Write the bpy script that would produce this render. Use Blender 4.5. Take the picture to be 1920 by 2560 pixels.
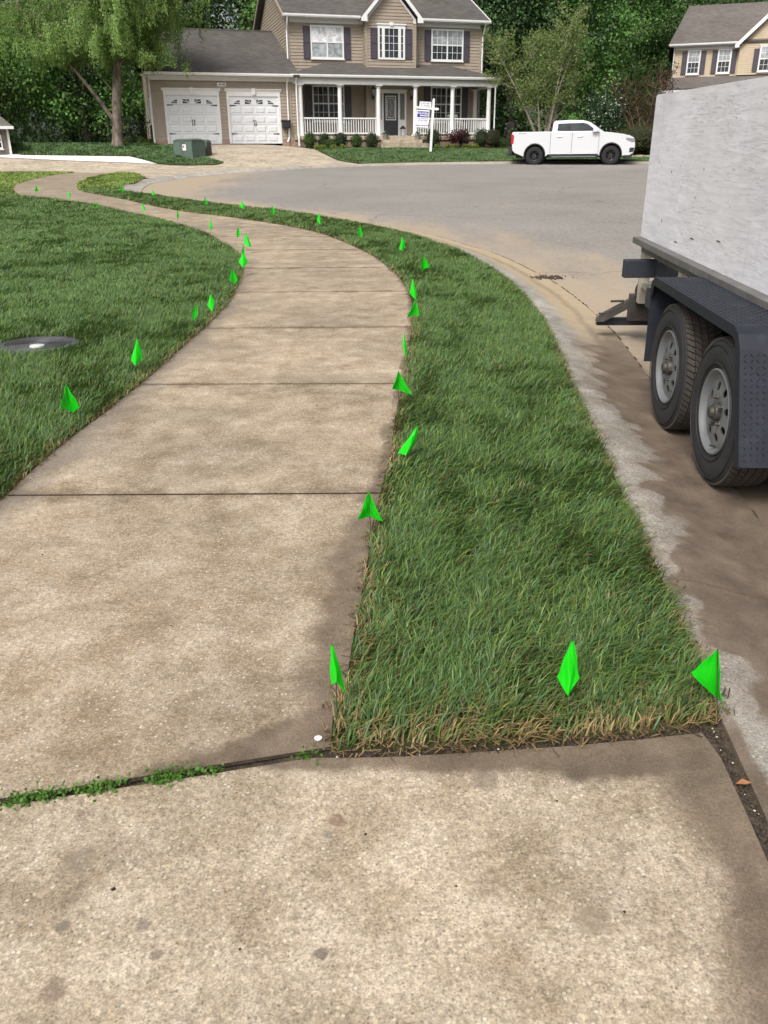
import bpy, bmesh, math, random
import numpy as np
from mathutils import Vector, Matrix
from mathutils.geometry import delaunay_2d_cdt, tessellate_polygon

for o in list(bpy.data.objects):
    bpy.data.objects.remove(o)
scn = bpy.context.scene
COL = scn.collection
R = math.radians

# ------------------------------------------------------------------ camera
FPX, PITCH, ROLL, EYE = 2070.0, math.atan(875 / 2070.0), .0094, 1.5
cF = np.array([0, math.cos(PITCH), -math.sin(PITCH)])
_u = np.array([0, math.sin(PITCH), math.cos(PITCH)])
_r = np.array([1., 0, 0])
cR = _r * math.cos(ROLL) - _u * math.sin(ROLL)
cU = _u * math.cos(ROLL) + _r * math.sin(ROLL)
cC = np.array([0, 0, EYE])
cam = bpy.data.cameras.new('camera')
cam.sensor_fit = 'HORIZONTAL'
cam.sensor_width = 36
cam.lens = 36 * FPX / 1920
cam.clip_start = .05
cam.clip_end = 600
camo = bpy.data.objects.new('camera', cam)
COL.objects.link(camo)
camo.matrix_world = Matrix(((cR[0], cU[0], -cF[0], 0), (cR[1], cU[1], -cF[1], 0), (cR[2], cU[2], -cF[2], EYE), (0, 0, 0, 1)))
scn.camera = camo

# ------------------------------------------------------------------ light: hazy overcast spring day
SUN_EL, SUN_AZ = R(47), R(206)      # azimuth clockwise from +Y (the way the camera looks)
w = bpy.data.worlds.new('World')
scn.world = w
w.use_nodes = True
nt = w.node_tree
sky = nt.nodes.new('ShaderNodeTexSky')
sky.sky_type = 'NISHITA'
sky.sun_disc = False
sky.sun_elevation = SUN_EL
sky.sun_rotation = SUN_AZ
sky.air_density = 1.0
sky.dust_density = 6.0
sky.ozone_density = 1.0
hs = nt.nodes.new('ShaderNodeHueSaturation')
hs.inputs['Saturation'].default_value = .22
nt.links.new(sky.outputs[0], hs.inputs['Color'])
nt.links.new(hs.outputs[0], nt.nodes['Background'].inputs['Color'])
nt.nodes['Background'].inputs['Strength'].default_value = .15
sl = bpy.data.lights.new('sun', 'SUN')
sl.energy = 2.2
sl.angle = R(16)
sl.color = (1, .95, .88)
so = bpy.data.objects.new('sun', sl)
COL.objects.link(so)
sd = Vector((math.sin(SUN_AZ) * math.cos(SUN_EL), math.cos(SUN_AZ) * math.cos(SUN_EL), math.sin(SUN_EL)))
so.rotation_euler = sd.to_track_quat('Z', 'Y').to_euler()
so.location = (20, -30, 40)
scn.view_settings.view_transform = 'Standard'
scn.view_settings.look = 'None'
scn.view_settings.exposure = 0.17
scn.view_settings.gamma = 1
scn.view_settings.use_curve_mapping = False

# ------------------------------------------------------------------ terrain of the place (metres; +Y up the street)
HA = R(16.6)                                   # the house front is turned by this
H_EX = np.array([math.cos(HA), math.sin(HA)])
H_N = np.array([math.sin(HA), -math.cos(HA)])
H_P0 = np.array([-6.287, 45.77])
H_Z = 2.411

def rise(y):
    e = max(y - 12, 0)
    return .028 * y + (.0125 * (math.sqrt(e * e + 16) - 4) if e > 0 else 0)

def terr(x, y):
    q = rise(min(y, 62))
    dx, dy = x - H_P0[0], y - H_P0[1]
    wd = dx * H_N[0] + dy * H_N[1]
    u = dx * H_EX[0] + dy * H_EX[1]
    t = min(max((6.5 - wd) / 6.2, 0), 1)
    if t <= 0:
        return q
    k = min(max((u - .9) / 1.6, 0), 1)
    zp = 2.385 - .19 * k
    return q + (zp - q) * t if wd > 0 else zp - .0 * wd

def ray(x, y):
    return cF * FPX + cR * (x - 960) - cU * (y - 1280)

def site(px, py, zo=0.):
    """where a sight line meets the terrain"""
    d = ray(px, py)
    d = d / d[1]
    t = .3
    while t < 75 and EYE + d[2] * t - terr(d[0] * t, t) - zo > 0:
        t += .1
    lo, hi = t - .1, t
    for _ in range(30):
        m = (lo + hi) / 2
        if EYE + d[2] * m - terr(d[0] * m, m) - zo > 0:
            lo = m
        else:
            hi = m
    return np.array([d[0] * lo, lo])

def house_u(px, py, back):
    d = ray(px, py)
    n3 = np.array([H_N[0], H_N[1], 0])
    p0 = np.array([H_P0[0], H_P0[1], H_Z]) - n3 * back
    q = cC + d * (np.dot(p0 - cC, n3) / np.dot(d, n3))
    return float((q[:2] - H_P0) @ H_EX), float(q[2] - H_Z)

def c7(x, y):
    return (x / 2.37, 400 + y / 2.37)

def c8(x, y):
    return (600 + x / 2.07375, 400 + y / 2.07375)

KP = 1920 / 1659

# ------------------------------------------------------------------ helpers
def tag(o, label=None, cat=None, group=None, kind=None):
    for k, v in (('label', label), ('category', cat), ('group', group), ('kind', kind)):
        if v:
            o[k] = v
    return o

def thing(name, label, cat, loc=(0, 0, 0), rz=0, group=None, kind=None):
    o = bpy.data.objects.new(name, None)
    o.empty_display_size = .2
    COL.objects.link(o)
    o.location = loc
    o.rotation_euler = (0, 0, rz)
    return tag(o, label, cat, group, kind)

class MB:
    def __init__(s):
        s.v, s.f = [], []

    def add(s, vs, fs):
        b = len(s.v)
        s.v += [tuple(map(float, q)) for q in vs]
        s.f += [tuple(i + b for i in q) for q in fs]
        return s

    def box(s, x0, x1, y0, y1, z0, z1):
        return s.add([(x0, y0, z0), (x1, y0, z0), (x1, y1, z0), (x0, y1, z0), (x0, y0, z1), (x1, y0, z1), (x1, y1, z1), (x0, y1, z1)],
                     [(0, 3, 2, 1), (4, 5, 6, 7), (0, 1, 5, 4), (1, 2, 6, 5), (2, 3, 7, 6), (3, 0, 4, 7)])

    def prism(s, poly, f0, f1):
        """poly: list of 2D points; f0/f1 map a point to the two faces"""
        n = len(poly)
        b = [f0(*q) for q in poly]
        t = [f1(*q) for q in poly]
        tri = tessellate_polygon([[Vector((q[0], q[1], 0)) for q in poly]])
        fs = [tuple(q) for q in tri] + [tuple(i + n for i in reversed(q)) for q in tri]
        fs += [(i, (i + 1) % n, n + (i + 1) % n, n + i) for i in range(n)]
        return s.add(b + t, fs)

    def tube(s, path, rad, n=8, cap=True):
        path = [Vector(q) for q in path]
        if not hasattr(rad, '__len__'):
            rad = [rad] * len(path)
        vs, fs = [], []
        ref = None
        for i, q in enumerate(path):
            d = (path[min(i + 1, len(path) - 1)] - path[max(i - 1, 0)]).normalized()
            if ref is None:
                ref = Vector((0, 0, 1)) if abs(d.z) < .9 else Vector((1, 0, 0))
            a = d.cross(ref)
            if a.length < 1e-4:
                a = d.cross(Vector((0, 1, 0)))
            a.normalize()
            c = d.cross(a)
            ref = a.cross(d) * 1.0
            for k in range(n):
                t = 2 * math.pi * k / n
                vs.append(q + (a * math.cos(t) + c * math.sin(t)) * rad[i])
        for i in range(len(path) - 1):
            for k in range(n):
                fs.append((i * n + k, i * n + (k + 1) % n, (i + 1) * n + (k + 1) % n, (i + 1) * n + k))
        if cap:
            fs.append(tuple(range(n - 1, -1, -1)))
            fs.append(tuple(range((len(path) - 1) * n, len(path) * n)))
        return s.add(vs, fs)

    def lathe(s, prof, n=24, axis='z', c=(0, 0, 0), cap=True):
        vs, fs = [], []
        for (r_, h) in prof:
            for k in range(n):
                t = 2 * math.pi * k / n
                a, b = r_ * math.cos(t), r_ * math.sin(t)
                vs.append((c[0] + a, c[1] + b, c[2] + h) if axis == 'z' else (c[0] + h, c[1] + a, c[2] + b) if axis == 'x' else (c[0] + a, c[1] + h, c[2] + b))
        m = len(prof)
        for i in range(m - 1):
            for k in range(n):
                q = (i * n + k, i * n + (k + 1) % n, (i + 1) * n + (k + 1) % n, (i + 1) * n + k)
                fs.append(q if axis == 'z' else q[::-1])
        if cap and prof[0][0] > 1e-6:
            fs.append(tuple(range(n)))
        if cap and prof[-1][0] > 1e-6:
            fs.append(tuple(range((m - 1) * n, m * n)))
        return s.add(vs, fs)

    def mesh(s, name, recalc=True):
        me = bpy.data.meshes.new(name)
        me.from_pydata(s.v, [], s.f)
        if recalc:
            bm = bmesh.new()
            bm.from_mesh(me)
            bmesh.ops.recalc_face_normals(bm, faces=bm.faces)
            bm.to_mesh(me)
            bm.free()
        me.update()
        return me

    def build(s, name, mat, parent=None, smooth=False, bevel=0, recalc=True, loc=None):
        me = s.mesh(name, recalc)
        return put(name, me, mat, parent, smooth, bevel, loc)

def boxes(name, mat, parent, lst, bevel=0):
    for q in lst:
        MB().box(*q).build(name, mat, parent, bevel=bevel)

def put(name, me, mat, parent=None, smooth=False, bevel=0, loc=None):
    o = bpy.data.objects.new(name, me)
    COL.objects.link(o)
    if mat is not None and not me.materials:
        me.materials.append(mat)
    o.parent = parent
    if loc is not None:
        o.location = loc
    if smooth:
        me.polygons.foreach_set('use_smooth', [True] * len(me.polygons))
        if smooth != 'all':
            me.set_sharp_from_angle(angle=R(40))
    if bevel:
        b = o.modifiers.new('bevel', 'BEVEL')
        b.width = bevel
        b.segments = 2
        b.limit_method = 'ANGLE'
        b.angle_limit = R(35)
    return o

def inpoly(P, poly):
    P = np.asarray(P)
    poly = np.asarray(poly)
    x, y = P[:, 0], P[:, 1]
    ins = np.zeros(len(P), bool)
    n = len(poly)
    for i in range(n):
        x0, y0 = poly[i]
        x1, y1 = poly[(i + 1) % n]
        c = ((y0 > y) != (y1 > y))
        if y1 != y0:
            ins ^= c & (x < (x1 - x0) * (y - y0) / (y1 - y0) + x0)
    return ins

def seglen(poly, closed=True):
    p = np.asarray(poly, float)
    q = np.roll(p, -1, 0) if closed else p[1:]
    return np.hypot(*((q - (p if closed else p[:-1])).T))

def dist_line(P, line):
    P = np.asarray(P, float)
    best = np.full(len(P), 1e9)
    L = np.asarray(line, float)
    for a, b in zip(L[:-1], L[1:]):
        ab = b - a
        t = np.clip(((P - a) @ ab) / max(ab @ ab, 1e-9), 0, 1)
        d = np.hypot(*(P - (a + t[:, None] * ab)).T)
        best = np.minimum(best, d)
    return best

def spline(pts, step):
    """Catmull-Rom through pts, resampled every step"""
    p = np.asarray(pts, float)
    p = np.vstack([2 * p[0] - p[1], p, 2 * p[-1] - p[-2]])
    out = []
    for i in range(1, len(p) - 2):
        m = max(int(np.hypot(*(p[i + 1] - p[i])) / step), 1)
        for k in range(m):
            t = k / m
            out.append(.5 * (2 * p[i] + (p[i + 1] - p[i - 1]) * t + (2 * p[i - 1] - 5 * p[i] + 4 * p[i + 1] - p[i + 2]) * t * t + (3 * p[i] - p[i - 1] - 3 * p[i + 1] + p[i + 2]) * t ** 3))
    out.append(p[-2])
    return np.array(out)

def offset_line(L, d):
    L = np.asarray(L, float)
    t = np.gradient(L, axis=0)
    t /= np.hypot(*t.T)[:, None]
    return L + np.c_[t[:, 1], -t[:, 0]] * d

def drape(name, poly, zo, mat, parent=None, step=1.0, thick=0.0, zf=None, bev=0.0, kind=None):
    """a sheet (or slab) over an outline in plan, following the terrain"""
    poly = [tuple(q) for q in poly]
    a = np.array(poly)
    n = len(poly)
    zf = zf or (lambda x, y: terr(x, y) + zo)
    gx = np.arange(a[:, 0].min() + step / 2, a[:, 0].max(), step)
    gy = np.arange(a[:, 1].min() + step / 2, a[:, 1].max(), step)
    if len(gx) and len(gy):
        g = np.array([(x, y) for x in gx for y in gy])
        g = g[inpoly(g, a)]
        if len(g):
            g = g[dist_line(g, np.vstack([a, a[:1]])) > step * .35]
    else:
        g = np.zeros((0, 2))
    vs = [Vector(q) for q in poly] + [Vector((float(q[0]), float(q[1]))) for q in g]
    co, _, tri, *_ = delaunay_2d_cdt(vs, [], [list(range(n))], 1, 1e-6)
    V = [(q.x, q.y, zf(q.x, q.y)) for q in co]
    m = MB().add(V, [tuple(t) for t in tri])
    if thick:
        ar = a
        area = sum(ar[i][0] * ar[(i + 1) % n][1] - ar[(i + 1) % n][0] * ar[i][1] for i in range(n))
        ring = []
        for i in range(n):
            x, y = poly[i]
            z = zf(x, y)
            ring.append((x, y, z))
        low = [(x, y, z - thick) for x, y, z in ring]
        m.add(ring + low, [(i, n + i, n + (i + 1) % n, (i + 1) % n) if area > 0 else (i, (i + 1) % n, n + (i + 1) % n, n + i) for i in range(n)])
    o = m.build(name, mat, parent, recalc=False)
    me = o.data
    # make the sheet face up
    bm = bmesh.new()
    bm.from_mesh(me)
    for f in bm.faces:
        if abs(f.normal.z) > .5 and f.normal.z < 0:
            f.normal_flip()
    bm.to_mesh(me)
    bm.free()
    if kind:
        o['kind'] = kind
    return o

def vnoise(P, scale, seed):
    """smooth value noise in plan, 0..1"""
    rg = np.random.RandomState(seed)
    T = rg.rand(64, 64)
    q = np.asarray(P)[:, :2] * scale
    i = np.floor(q).astype(int)
    f = q - i
    f = f * f * (3 - 2 * f)
    g = lambda a, b: T[a % 64, b % 64]
    return (g(i[:, 0], i[:, 1]) * (1 - f[:, 0]) + g(i[:, 0] + 1, i[:, 1]) * f[:, 0]) * (1 - f[:, 1]) + \
           (g(i[:, 0], i[:, 1] + 1) * (1 - f[:, 0]) + g(i[:, 0] + 1, i[:, 1] + 1) * f[:, 0]) * f[:, 1]

def np_mesh(name, V, F, cols=None, tri=False):
    """fast mesh from arrays; F is (n,3) or (n,4) or a list of such arrays"""
    Fs = F if isinstance(F, list) else [F]
    me = bpy.data.meshes.new(name)
    me.vertices.add(len(V))
    me.vertices.foreach_set('co', np.asarray(V, np.float32).ravel())
    nl = sum(q.size for q in Fs)
    me.loops.add(nl)
    me.loops.foreach_set('vertex_index', np.concatenate([q.ravel() for q in Fs]).astype(np.int32))
    npoly = sum(len(q) for q in Fs)
    me.polygons.add(npoly)
    st, tot, c = [], [], 0
    for q in Fs:
        st.append(c + np.arange(len(q)) * q.shape[1])
        tot.append(np.full(len(q), q.shape[1]))
        c += q.size
    me.polygons.foreach_set('loop_start', np.concatenate(st).astype(np.int32))
    try:
        me.polygons.foreach_set('loop_total', np.concatenate(tot).astype(np.int32))
    except Exception:
        pass
    me.update(calc_edges=True)
    if cols is not None:
        at = me.attributes.new('col', 'FLOAT_COLOR', 'POINT')
        at.data.foreach_set('color', np.c_[cols, np.ones(len(cols))].astype(np.float32).ravel())
    return me

# ------------------------------------------------------------------ materials
class NT:
    def __init__(s, name):
        s.m = bpy.data.materials.new(name)
        s.m.use_nodes = True
        s.t = s.m.node_tree
        s.b = s.t.nodes['Principled BSDF']

    def put(s, sock, v):
        if hasattr(v, 'is_output'):
            s.t.links.new(v, sock)
        elif hasattr(v, '__len__') and len(v) == 3 and sock.type == 'RGBA':
            sock.default_value = (*v, 1)
        else:
            sock.default_value = v

    def n(s, ty, ins=None, out=0, **pr):
        nd = s.t.nodes.new('ShaderNode' + ty)
        for k, v in pr.items():
            setattr(nd, k, v)
        for k, v in (ins or {}).items():
            s.put(nd.inputs[k], v)
        return nd.outputs[out] if out is not None else nd

    def pos(s):
        return s.n('NewGeometry')

    def obj(s):
        return s.n('TexCoord', out=3)

    def noise(s, sc, det=4, ro=.55, vec=None, out=0, dist=0):
        return s.n('TexNoise', {'Vector': vec if vec is not None else s.pos(), 'Scale': sc, 'Detail': det, 'Roughness': ro, 'Distortion': dist}, out)

    def vor(s, sc, vec=None, out=0, feature='F1'):
        return s.n('TexVoronoi', {'Vector': vec if vec is not None else s.pos(), 'Scale': sc}, out, feature=feature)

    def map(s, vec, scale=(1, 1, 1), rot=(0, 0, 0), loc=(0, 0, 0)):
        return s.n('Mapping', {'Vector': vec, 'Scale': scale, 'Rotation': rot, 'Location': loc})

    def ma(s, op, a, b=0., c=0.):
        return s.n('Math', {0: a, 1: b, 2: c}, operation=op)

    def rng(s, v, a, b, c=0., d=1., sm=False):
        return s.n('MapRange', {0: v, 1: a, 2: b, 3: c, 4: d}, interpolation_type='SMOOTHSTEP' if sm else 'LINEAR', clamp=True)

    def mix(s, f, a, b, mode='MIX'):
        nd = s.n('Mix', None, None, data_type='RGBA', blend_type=mode)
        s.put(nd.inputs[0], f)
        s.put(nd.inputs[6], a)
        s.put(nd.inputs[7], b)
        return nd.outputs[2]

    def xyz(s, v=None):
        nd = s.n('SeparateXYZ', {0: v if v is not None else s.pos()}, None)
        return nd.outputs

    def curve(s, v, pts):
        """piecewise curve through (x, y) points given in metres"""
        xs = [q[0] for q in pts]
        ys = [q[1] for q in pts]
        x0, x1, y0, y1 = min(xs), max(xs), min(ys), max(ys)
        if y1 - y0 < 1e-6:
            y1 = y0 + 1
        f = s.rng(v, x0, x1)
        nd = s.n('FloatCurve', {1: f}, None)
        cv = nd.mapping.curves[0]
        P = [((a - x0) / (x1 - x0), (b - y0) / (y1 - y0)) for a, b in pts]
        cv.points[0].location = P[0]
        cv.points[1].location = P[-1]
        for q in P[1:-1]:
            cv.points.new(*q)
        nd.mapping.update()
        return s.ma('MULTIPLY_ADD', nd.outputs[0], y1 - y0, y0)

    def bump(s, h, st=.3, dist=.01):
        s.put(s.b.inputs['Normal'], s.n('Bump', {'Height': h, 'Strength': st, 'Distance': dist}))
        return s

    def done(s, col=None, rough=.8, metal=0., spec=None, **kw):
        if col is not None:
            s.put(s.b.inputs['Base Color'], col)
        s.put(s.b.inputs['Roughness'], rough)
        s.put(s.b.inputs['Metallic'], metal)
        if spec is not None:
            s.put(s.b.inputs['Specular IOR Level'], spec)
        for k, v in kw.items():
            s.put(s.b.inputs[k.replace('_', ' ')], v)
        return s.m

def plain(name, col, rough=.6, metal=0., var=.12, sc=6., bump=0., **kw):
    t = NT(name)
    v = t.noise(sc, 5, .6, t.obj())
    k = t.rng(v, .3, .7, 1 - var, 1 + var * .6)
    c = t.n('HueSaturation', {'Color': col, 'Value': k})
    if bump:
        t.bump(t.noise(sc * 20, 3, .6, t.obj()), bump, .002)
    return t.done(c, rough, metal, **kw)

# ------------------------------------------------------------------ plan of the place (metres)
STRIP_L = [(-.15, 1.80), (-.15, 1.92), (-.12, 2.08), (-.10, 2.42), (-.07, 2.81), (-.05, 3.17), (-.01, 3.62), (.04, 4.05), (.07, 4.67), (.13, 5.35), (.18, 6.1), (.25, 7.12), (.29, 8.1), (.27, 8.9), (.2, 9.8), (.06, 10.73), (-.15, 11.84), (-.54, 13.18), (-.95, 14.34), (-1.51, 15.44), (-2.3, 16.55), (-3.18, 17.59), (-4.13, 18.6), (-5.19, 20.06), (-6.39, 22.0), (-7.52, 23.6), (-8.42, 24.96), (-9.2, 26.9), (-9.75, 28.7), (-10.2, 31.0), (-10.3, 33.0), (-10.17, 34.67)]
TIP = [(-9.32, 33.95), (-8.2, 31.13), (-7.9, 28.85), (-7.84, 27.27), (-7.6, 26.16), (-7.19, 24.79), (-6.68, 24.12)]
BACK = [(.84, -3), (.87, .6), (.88, 1.2), (.91, 1.54), (.94, 1.9), (.97, 2.1), (1.0, 2.46), (1.04, 2.9), (1.08, 3.46), (1.15, 4.16), (1.22, 5.1), (1.33, 6.23), (1.39, 6.9), (1.43, 7.6), (1.445, 8.7), (1.43, 9.3), (1.39, 10.0), (1.31, 10.65), (1.2, 11.55), (1.02, 12.5), (.78, 13.21), (.44, 14.29), (.06, 15.14), (-.47, 16.14), (-1.29, 17.5), (-2.14, 18.66), (-2.8, 19.3), (-3.73, 20.36), (-4.8, 21.73), (-5.65, 22.86), (-6.32, 23.78)]
LAWN_R = [(-1.77, 1.42), (-1.76, 2.2), (-1.75, 3.0), (-1.74, 3.47), (-1.74, 3.9), (-1.71, 4.39), (-1.66, 4.81), (-1.62, 5.3), (-1.59, 5.77), (-1.56, 6.54), (-1.52, 7.33), (-1.51, 7.96), (-1.52, 8.57), (-1.58, 9.42), (-1.68, 10.4), (-1.82, 11.29), (-1.98, 12.0), (-2.21, 12.74), (-2.49, 13.47), (-2.79, 14.28), (-3.14, 15.04), (-3.52, 15.73), (-4.03, 16.64), (-4.71, 17.66), (-5.38, 18.6), (-6.04, 19.63), (-6.66, 20.54), (-7.35, 21.29), (-8.35, 22.38), (-9.41, 23.3), (-10.03, 24.4), (-10.77, 26.1), (-11.5, 28.15), (-11.96, 30.77), (-12.2, 33.3), (-11.9, 34.96)]
ASPH_FAR = [(-6.75, 25.0), (-7.25, 27.2), (-7.5, 29.2), (-7.3, 30.9), (-6.8, 32.9), (-6.15, 34.5), (-5.2, 35.9), (-4.1, 37.1), (-2.75, 38.5), (-1.1, 39.5), (.61, 40.15), (2.4, 40.6), (5.5, 40.75), (8.2, 40.5), (12, 39.3), (17, 36.6), (22, 32.5)]
SL = spline(STRIP_L, .25)
BL = spline(BACK, .25)
LL = spline(LAWN_R, .25)
SEAM = offset_line(BL, .6)
AF = spline(ASPH_FAR, .5)
FARB = offset_line(AF, -.62)

def yx(line, ys):
    a = sorted([(q[1], q[0]) for q in line])
    return [(y, float(np.interp(y, [q[0] for q in a], [q[1] for q in a]))) for y in ys]

CUR_SL = yx(STRIP_L, [1.0, 1.8, 2.4, 3.2, 4.05, 5.35, 7.1, 8.1, 9.8, 11.84, 14.3, 17, 20])
CUR_LR = yx(LAWN_R, [1.0, 1.42, 3.4, 4.8, 5.8, 7.3, 8.6, 10.4, 12, 14.3, 17, 20])
CUR_B = yx(BACK, [0, 1.2, 1.9, 2.5, 3.46, 4.16, 5.1, 6.2, 7.6, 8.7, 10, 11.5, 13.2, 15.1, 17.5, 20])

# ------------------------------------------------------------------ ground materials
SPOTS = []
for px_, py_, r_, c_ in ((842, 2050, .026, (.17, .105, .075)), (802, 2385, .020, (.075, .062, .055)), (360, 2315, .018, (.13, .11, .095)), (392, 2388, .016, (.13, .11, .095)), (135, 2475, .034, (.15, .105, .08)), (155, 2315, .020, (.14, .12, .105)), (1212, 1950, .045, (.17, .135, .105)), (820, 2088, .016, (.16, .14, .125)), (200, 2150, .05, (.20, .165, .125)), (1480, 2300, .05, (.21, .165, .12))):
    q_ = site(px_, py_)
    SPOTS.append((float(q_[0]), float(q_[1]), r_, c_))
def concrete(name, base, kind=''):
    t = NT(name)
    P = t.pos()
    x, y, z = t.xyz()
    rnd = t.n('ObjectInfo', out=5)
    big = t.noise(1.1, 5, .6)
    mid = t.noise(5.5, 6, .65)
    fine = t.noise(60, 4, .7)
    grit = t.noise(190, 3, .7)
    v = t.ma('ADD', t.rng(big, .3, .7, .76, 1.16), t.rng(mid, .34, .66, -.24, .19))
    v = t.ma('MULTIPLY', v, t.rng(fine, .3, .7, .70, 1.26))
    v = t.ma('MULTIPLY', v, t.rng(grit, .3, .7, .62, 1.32))
    cell = t.n('SeparateColor', {0: t.vor(150, out=1)}, None).outputs
    v = t.ma('MULTIPLY', v, t.rng(cell[2], 0, 1, .84, 1.17))
    v = t.ma('MULTIPLY', v, t.rng(rnd, 0, 1, .94, 1.05))
    c = t.n('HueSaturation', {'Color': base, 'Value': v, 'Saturation': t.rng(mid, .3, .7, 1.15, .82)})
    # exposed aggregate: light and dark pebbles
    pd = t.vor(95)
    pc = t.n('SeparateColor', {0: t.vor(95, out=1)}, None).outputs
    peb = t.ma('MULTIPLY', t.rng(pd, .30, .42, 1, 0), t.rng(pc[0], .90, .93))
    c = t.mix(t.ma('MULTIPLY', peb, .48), c, t.mix(pc[1], (.62, .55, .42), (.78, .76, .70)))
    pit = t.ma('MULTIPLY', t.rng(t.vor(130), .30, .45, 1, 0), t.rng(t.n('SeparateColor', {0: t.vor(130, out=1)}), .86, .90))
    c = t.mix(t.ma('MULTIPLY', pit, .55), c, (.10, .08, .06))
    # soft old stains and a few dark spots
    st = t.rng(t.noise(2.4, 6, .7, dist=.6), .52, .72, 0, .55, True)
    c = t.mix(st, c, t.mix(1., c, (.56, .53, .50), 'MULTIPLY'))
    st2 = t.rng(t.noise(9, 6, .75, dist=.4), .56, .72, 0, .6, True)
    c = t.mix(st2, c, t.mix(1., c, (.60, .58, .57), 'MULTIPLY'))
    lt = t.rng(t.noise(3.7, 6, .7, t.map(P, (1, 1, 1), (0, 0, 0), (7, 3, 0))), .55, .75, 0, .32, True)
    c = t.mix(lt, c, t.mix(.5, c, (.60, .55, .48)))
    if kind == 'walk':
        g_ = t.xyz(t.n('TexCoord', out=0))[1]
        ed = t.ma('MINIMUM', g_, t.ma('SUBTRACT', 1., g_))
        eg = t.rng(t.ma('ADD', ed, t.ma('MULTIPLY_ADD', mid, .16, -.08)), .0, .055, .55, 0, True)
        c = t.mix(eg, c, t.mix(1., c, (.50, .46, .43), 'MULTIPLY'))
    sp = t.ma('MULTIPLY', t.rng(t.ma('ADD', t.vor(1.7), t.ma('MULTIPLY', t.noise(22, 4), .14)), .10, .17, 1, 0, True), .5)
    c = t.mix(sp, c, (.14, .095, .07))
    if kind == 'drive':
        for (sx_, sy_, sr_, sc_) in SPOTS:
            dd = t.n('VectorMath', {0: t.n('VectorMath', {0: P, 1: (sx_, sy_, terr(sx_, sy_))}, operation='SUBTRACT')}, 1, operation='LENGTH')
            k_ = t.rng(t.ma('ADD', dd, t.ma('MULTIPLY_ADD', fine, .02, -.01)), sr_ * .45, sr_, .62, 0, True)
            c = t.mix(k_, c, sc_)
    nz = t.noise(7, 5, .6)
    nz2 = t.noise(2.3, 4, .55)
    wet = 0.
    if kind == 'walk':
        dR = t.ma('SUBTRACT', t.curve(y, CUR_SL), x)
        wid = t.curve(y, [(1.0, .12), (1.8, .13), (2.3, .15), (2.9, .13), (3.4, .09), (4.2, .055), (6, .04), (20, .03)])
        q = t.ma('DIVIDE', t.ma('ADD', dR, t.ma('MULTIPLY_ADD', t.noise(5, 5, .6, dist=.6), .26, -.13)), wid)
        band = t.rng(q, .5, 1.25, .8, 0, True)
        ln = t.ma('MULTIPLY_ADD', x, .62, 2.096)
        wedge = t.rng(t.ma('ADD', t.ma('SUBTRACT', y, ln), t.ma('MULTIPLY_ADD', t.noise(6, 5, .6, dist=.7), .24, -.12)), -.03, .05, 1, 0, True)
        wet = t.ma('MAXIMUM', wedge, band)
        dL = t.ma('SUBTRACT', x, t.curve(y, CUR_LR))
        damp = t.ma('MULTIPLY', t.rng(t.ma('ADD', dL, t.ma('MULTIPLY_ADD', t.noise(4.5, 5, .65), .40, -.22)), .0, .20, 1, 0, True), t.rng(y, 6, 13, .62, .25))
        c = t.mix(damp, c, t.mix(grit, (.105, .092, .080), (.20, .175, .15)))
        pud = t.rng(t.ma('ADD', t.ma('ABSOLUTE', t.ma('SUBTRACT', y, 15.6)), t.ma('MULTIPLY', nz2, 3.)), 1.75, 1.95, .42, 0, True)
        c = t.mix(pud, c, (.17, .15, .14))
        band = t.rng(t.noise(1.1, 3, .5, t.map(P, (.8, 2.6, 1))), .5, .68, 0, .42, True)
        c = t.mix(t.ma('MULTIPLY', band, t.rng(y, 3, 6)), c, (.23, .185, .14))
    if kind == 'drive':
        dR = t.ma('SUBTRACT', t.curve(y, [(-3, .75), (.8, .81), (1.2, .84), (1.4, .86), (1.84, .89), (3, .9)]), x)
        wid = t.curve(y, [(-3, .40), (.9, .27), (1.15, .22), (1.4, .19), (1.6, .24), (1.75, .36), (1.86, .46), (3, .6)])
        q = t.ma('DIVIDE', t.ma('ADD', dR, t.ma('MULTIPLY_ADD', nz2, .18, -.09)), wid)
        wet = t.rng(q, .45, 1.12, .92, 0, True)
        top = t.curve(x, [(-6, .6), (-.95, 1.605), (-.15, 1.765), (.3, 1.785), (.86, 1.84), (3, 2.1)])
        dT = t.ma('SUBTRACT', top, y)
        w2 = t.curve(x, [(-6, -.03), (-.5, -.03), (-.25, .03), (0, .05), (.4, .08), (.7, .12), (3, .12)])
        w2 = t.rng(t.ma('SUBTRACT', t.ma('ADD', dT, t.ma('MULTIPLY_ADD', nz, .10, -.05)), w2), -.01, .035, 1, 0, True)
        wet = t.ma('MAXIMUM', wet, w2)
    if kind == 'curb':
        dB = t.ma('SUBTRACT', x, t.curve(y, CUR_B))
        edge = t.curve(y, [(0, .34), (1.5, .30), (1.85, .22), (2.05, .06), (2.35, .10), (2.7, .05), (3.0, .12), (3.6, .19), (4.2, .22), (5, .17), (5.8, .2), (6.6, .28), (8, .6), (20, .7)])
        q = t.ma('SUBTRACT', t.ma('ADD', dB, t.ma('MULTIPLY_ADD', t.noise(2.6, 4, .5, t.map(P, (1.1, 1.5, 1), (0, 0, -.5)), dist=.4), .60, -.30)), edge)
        wet = t.ma('MULTIPLY', t.ma('MAXIMUM', t.rng(q, -.03, .06, 0, 1, True), t.rng(q, -.20, .0, 0, .5, True)), t.rng(y, 6.2, 8.5, 1, .0))
        q2 = t.ma('ADD', dB, t.ma('MULTIPLY_ADD', nz, .08, -.04))
        w2 = t.ma('MULTIPLY', t.rng(q2, .04, .065, 1, 0, True), t.rng(y, 1.85, 2.02, 1, 0))
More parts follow.
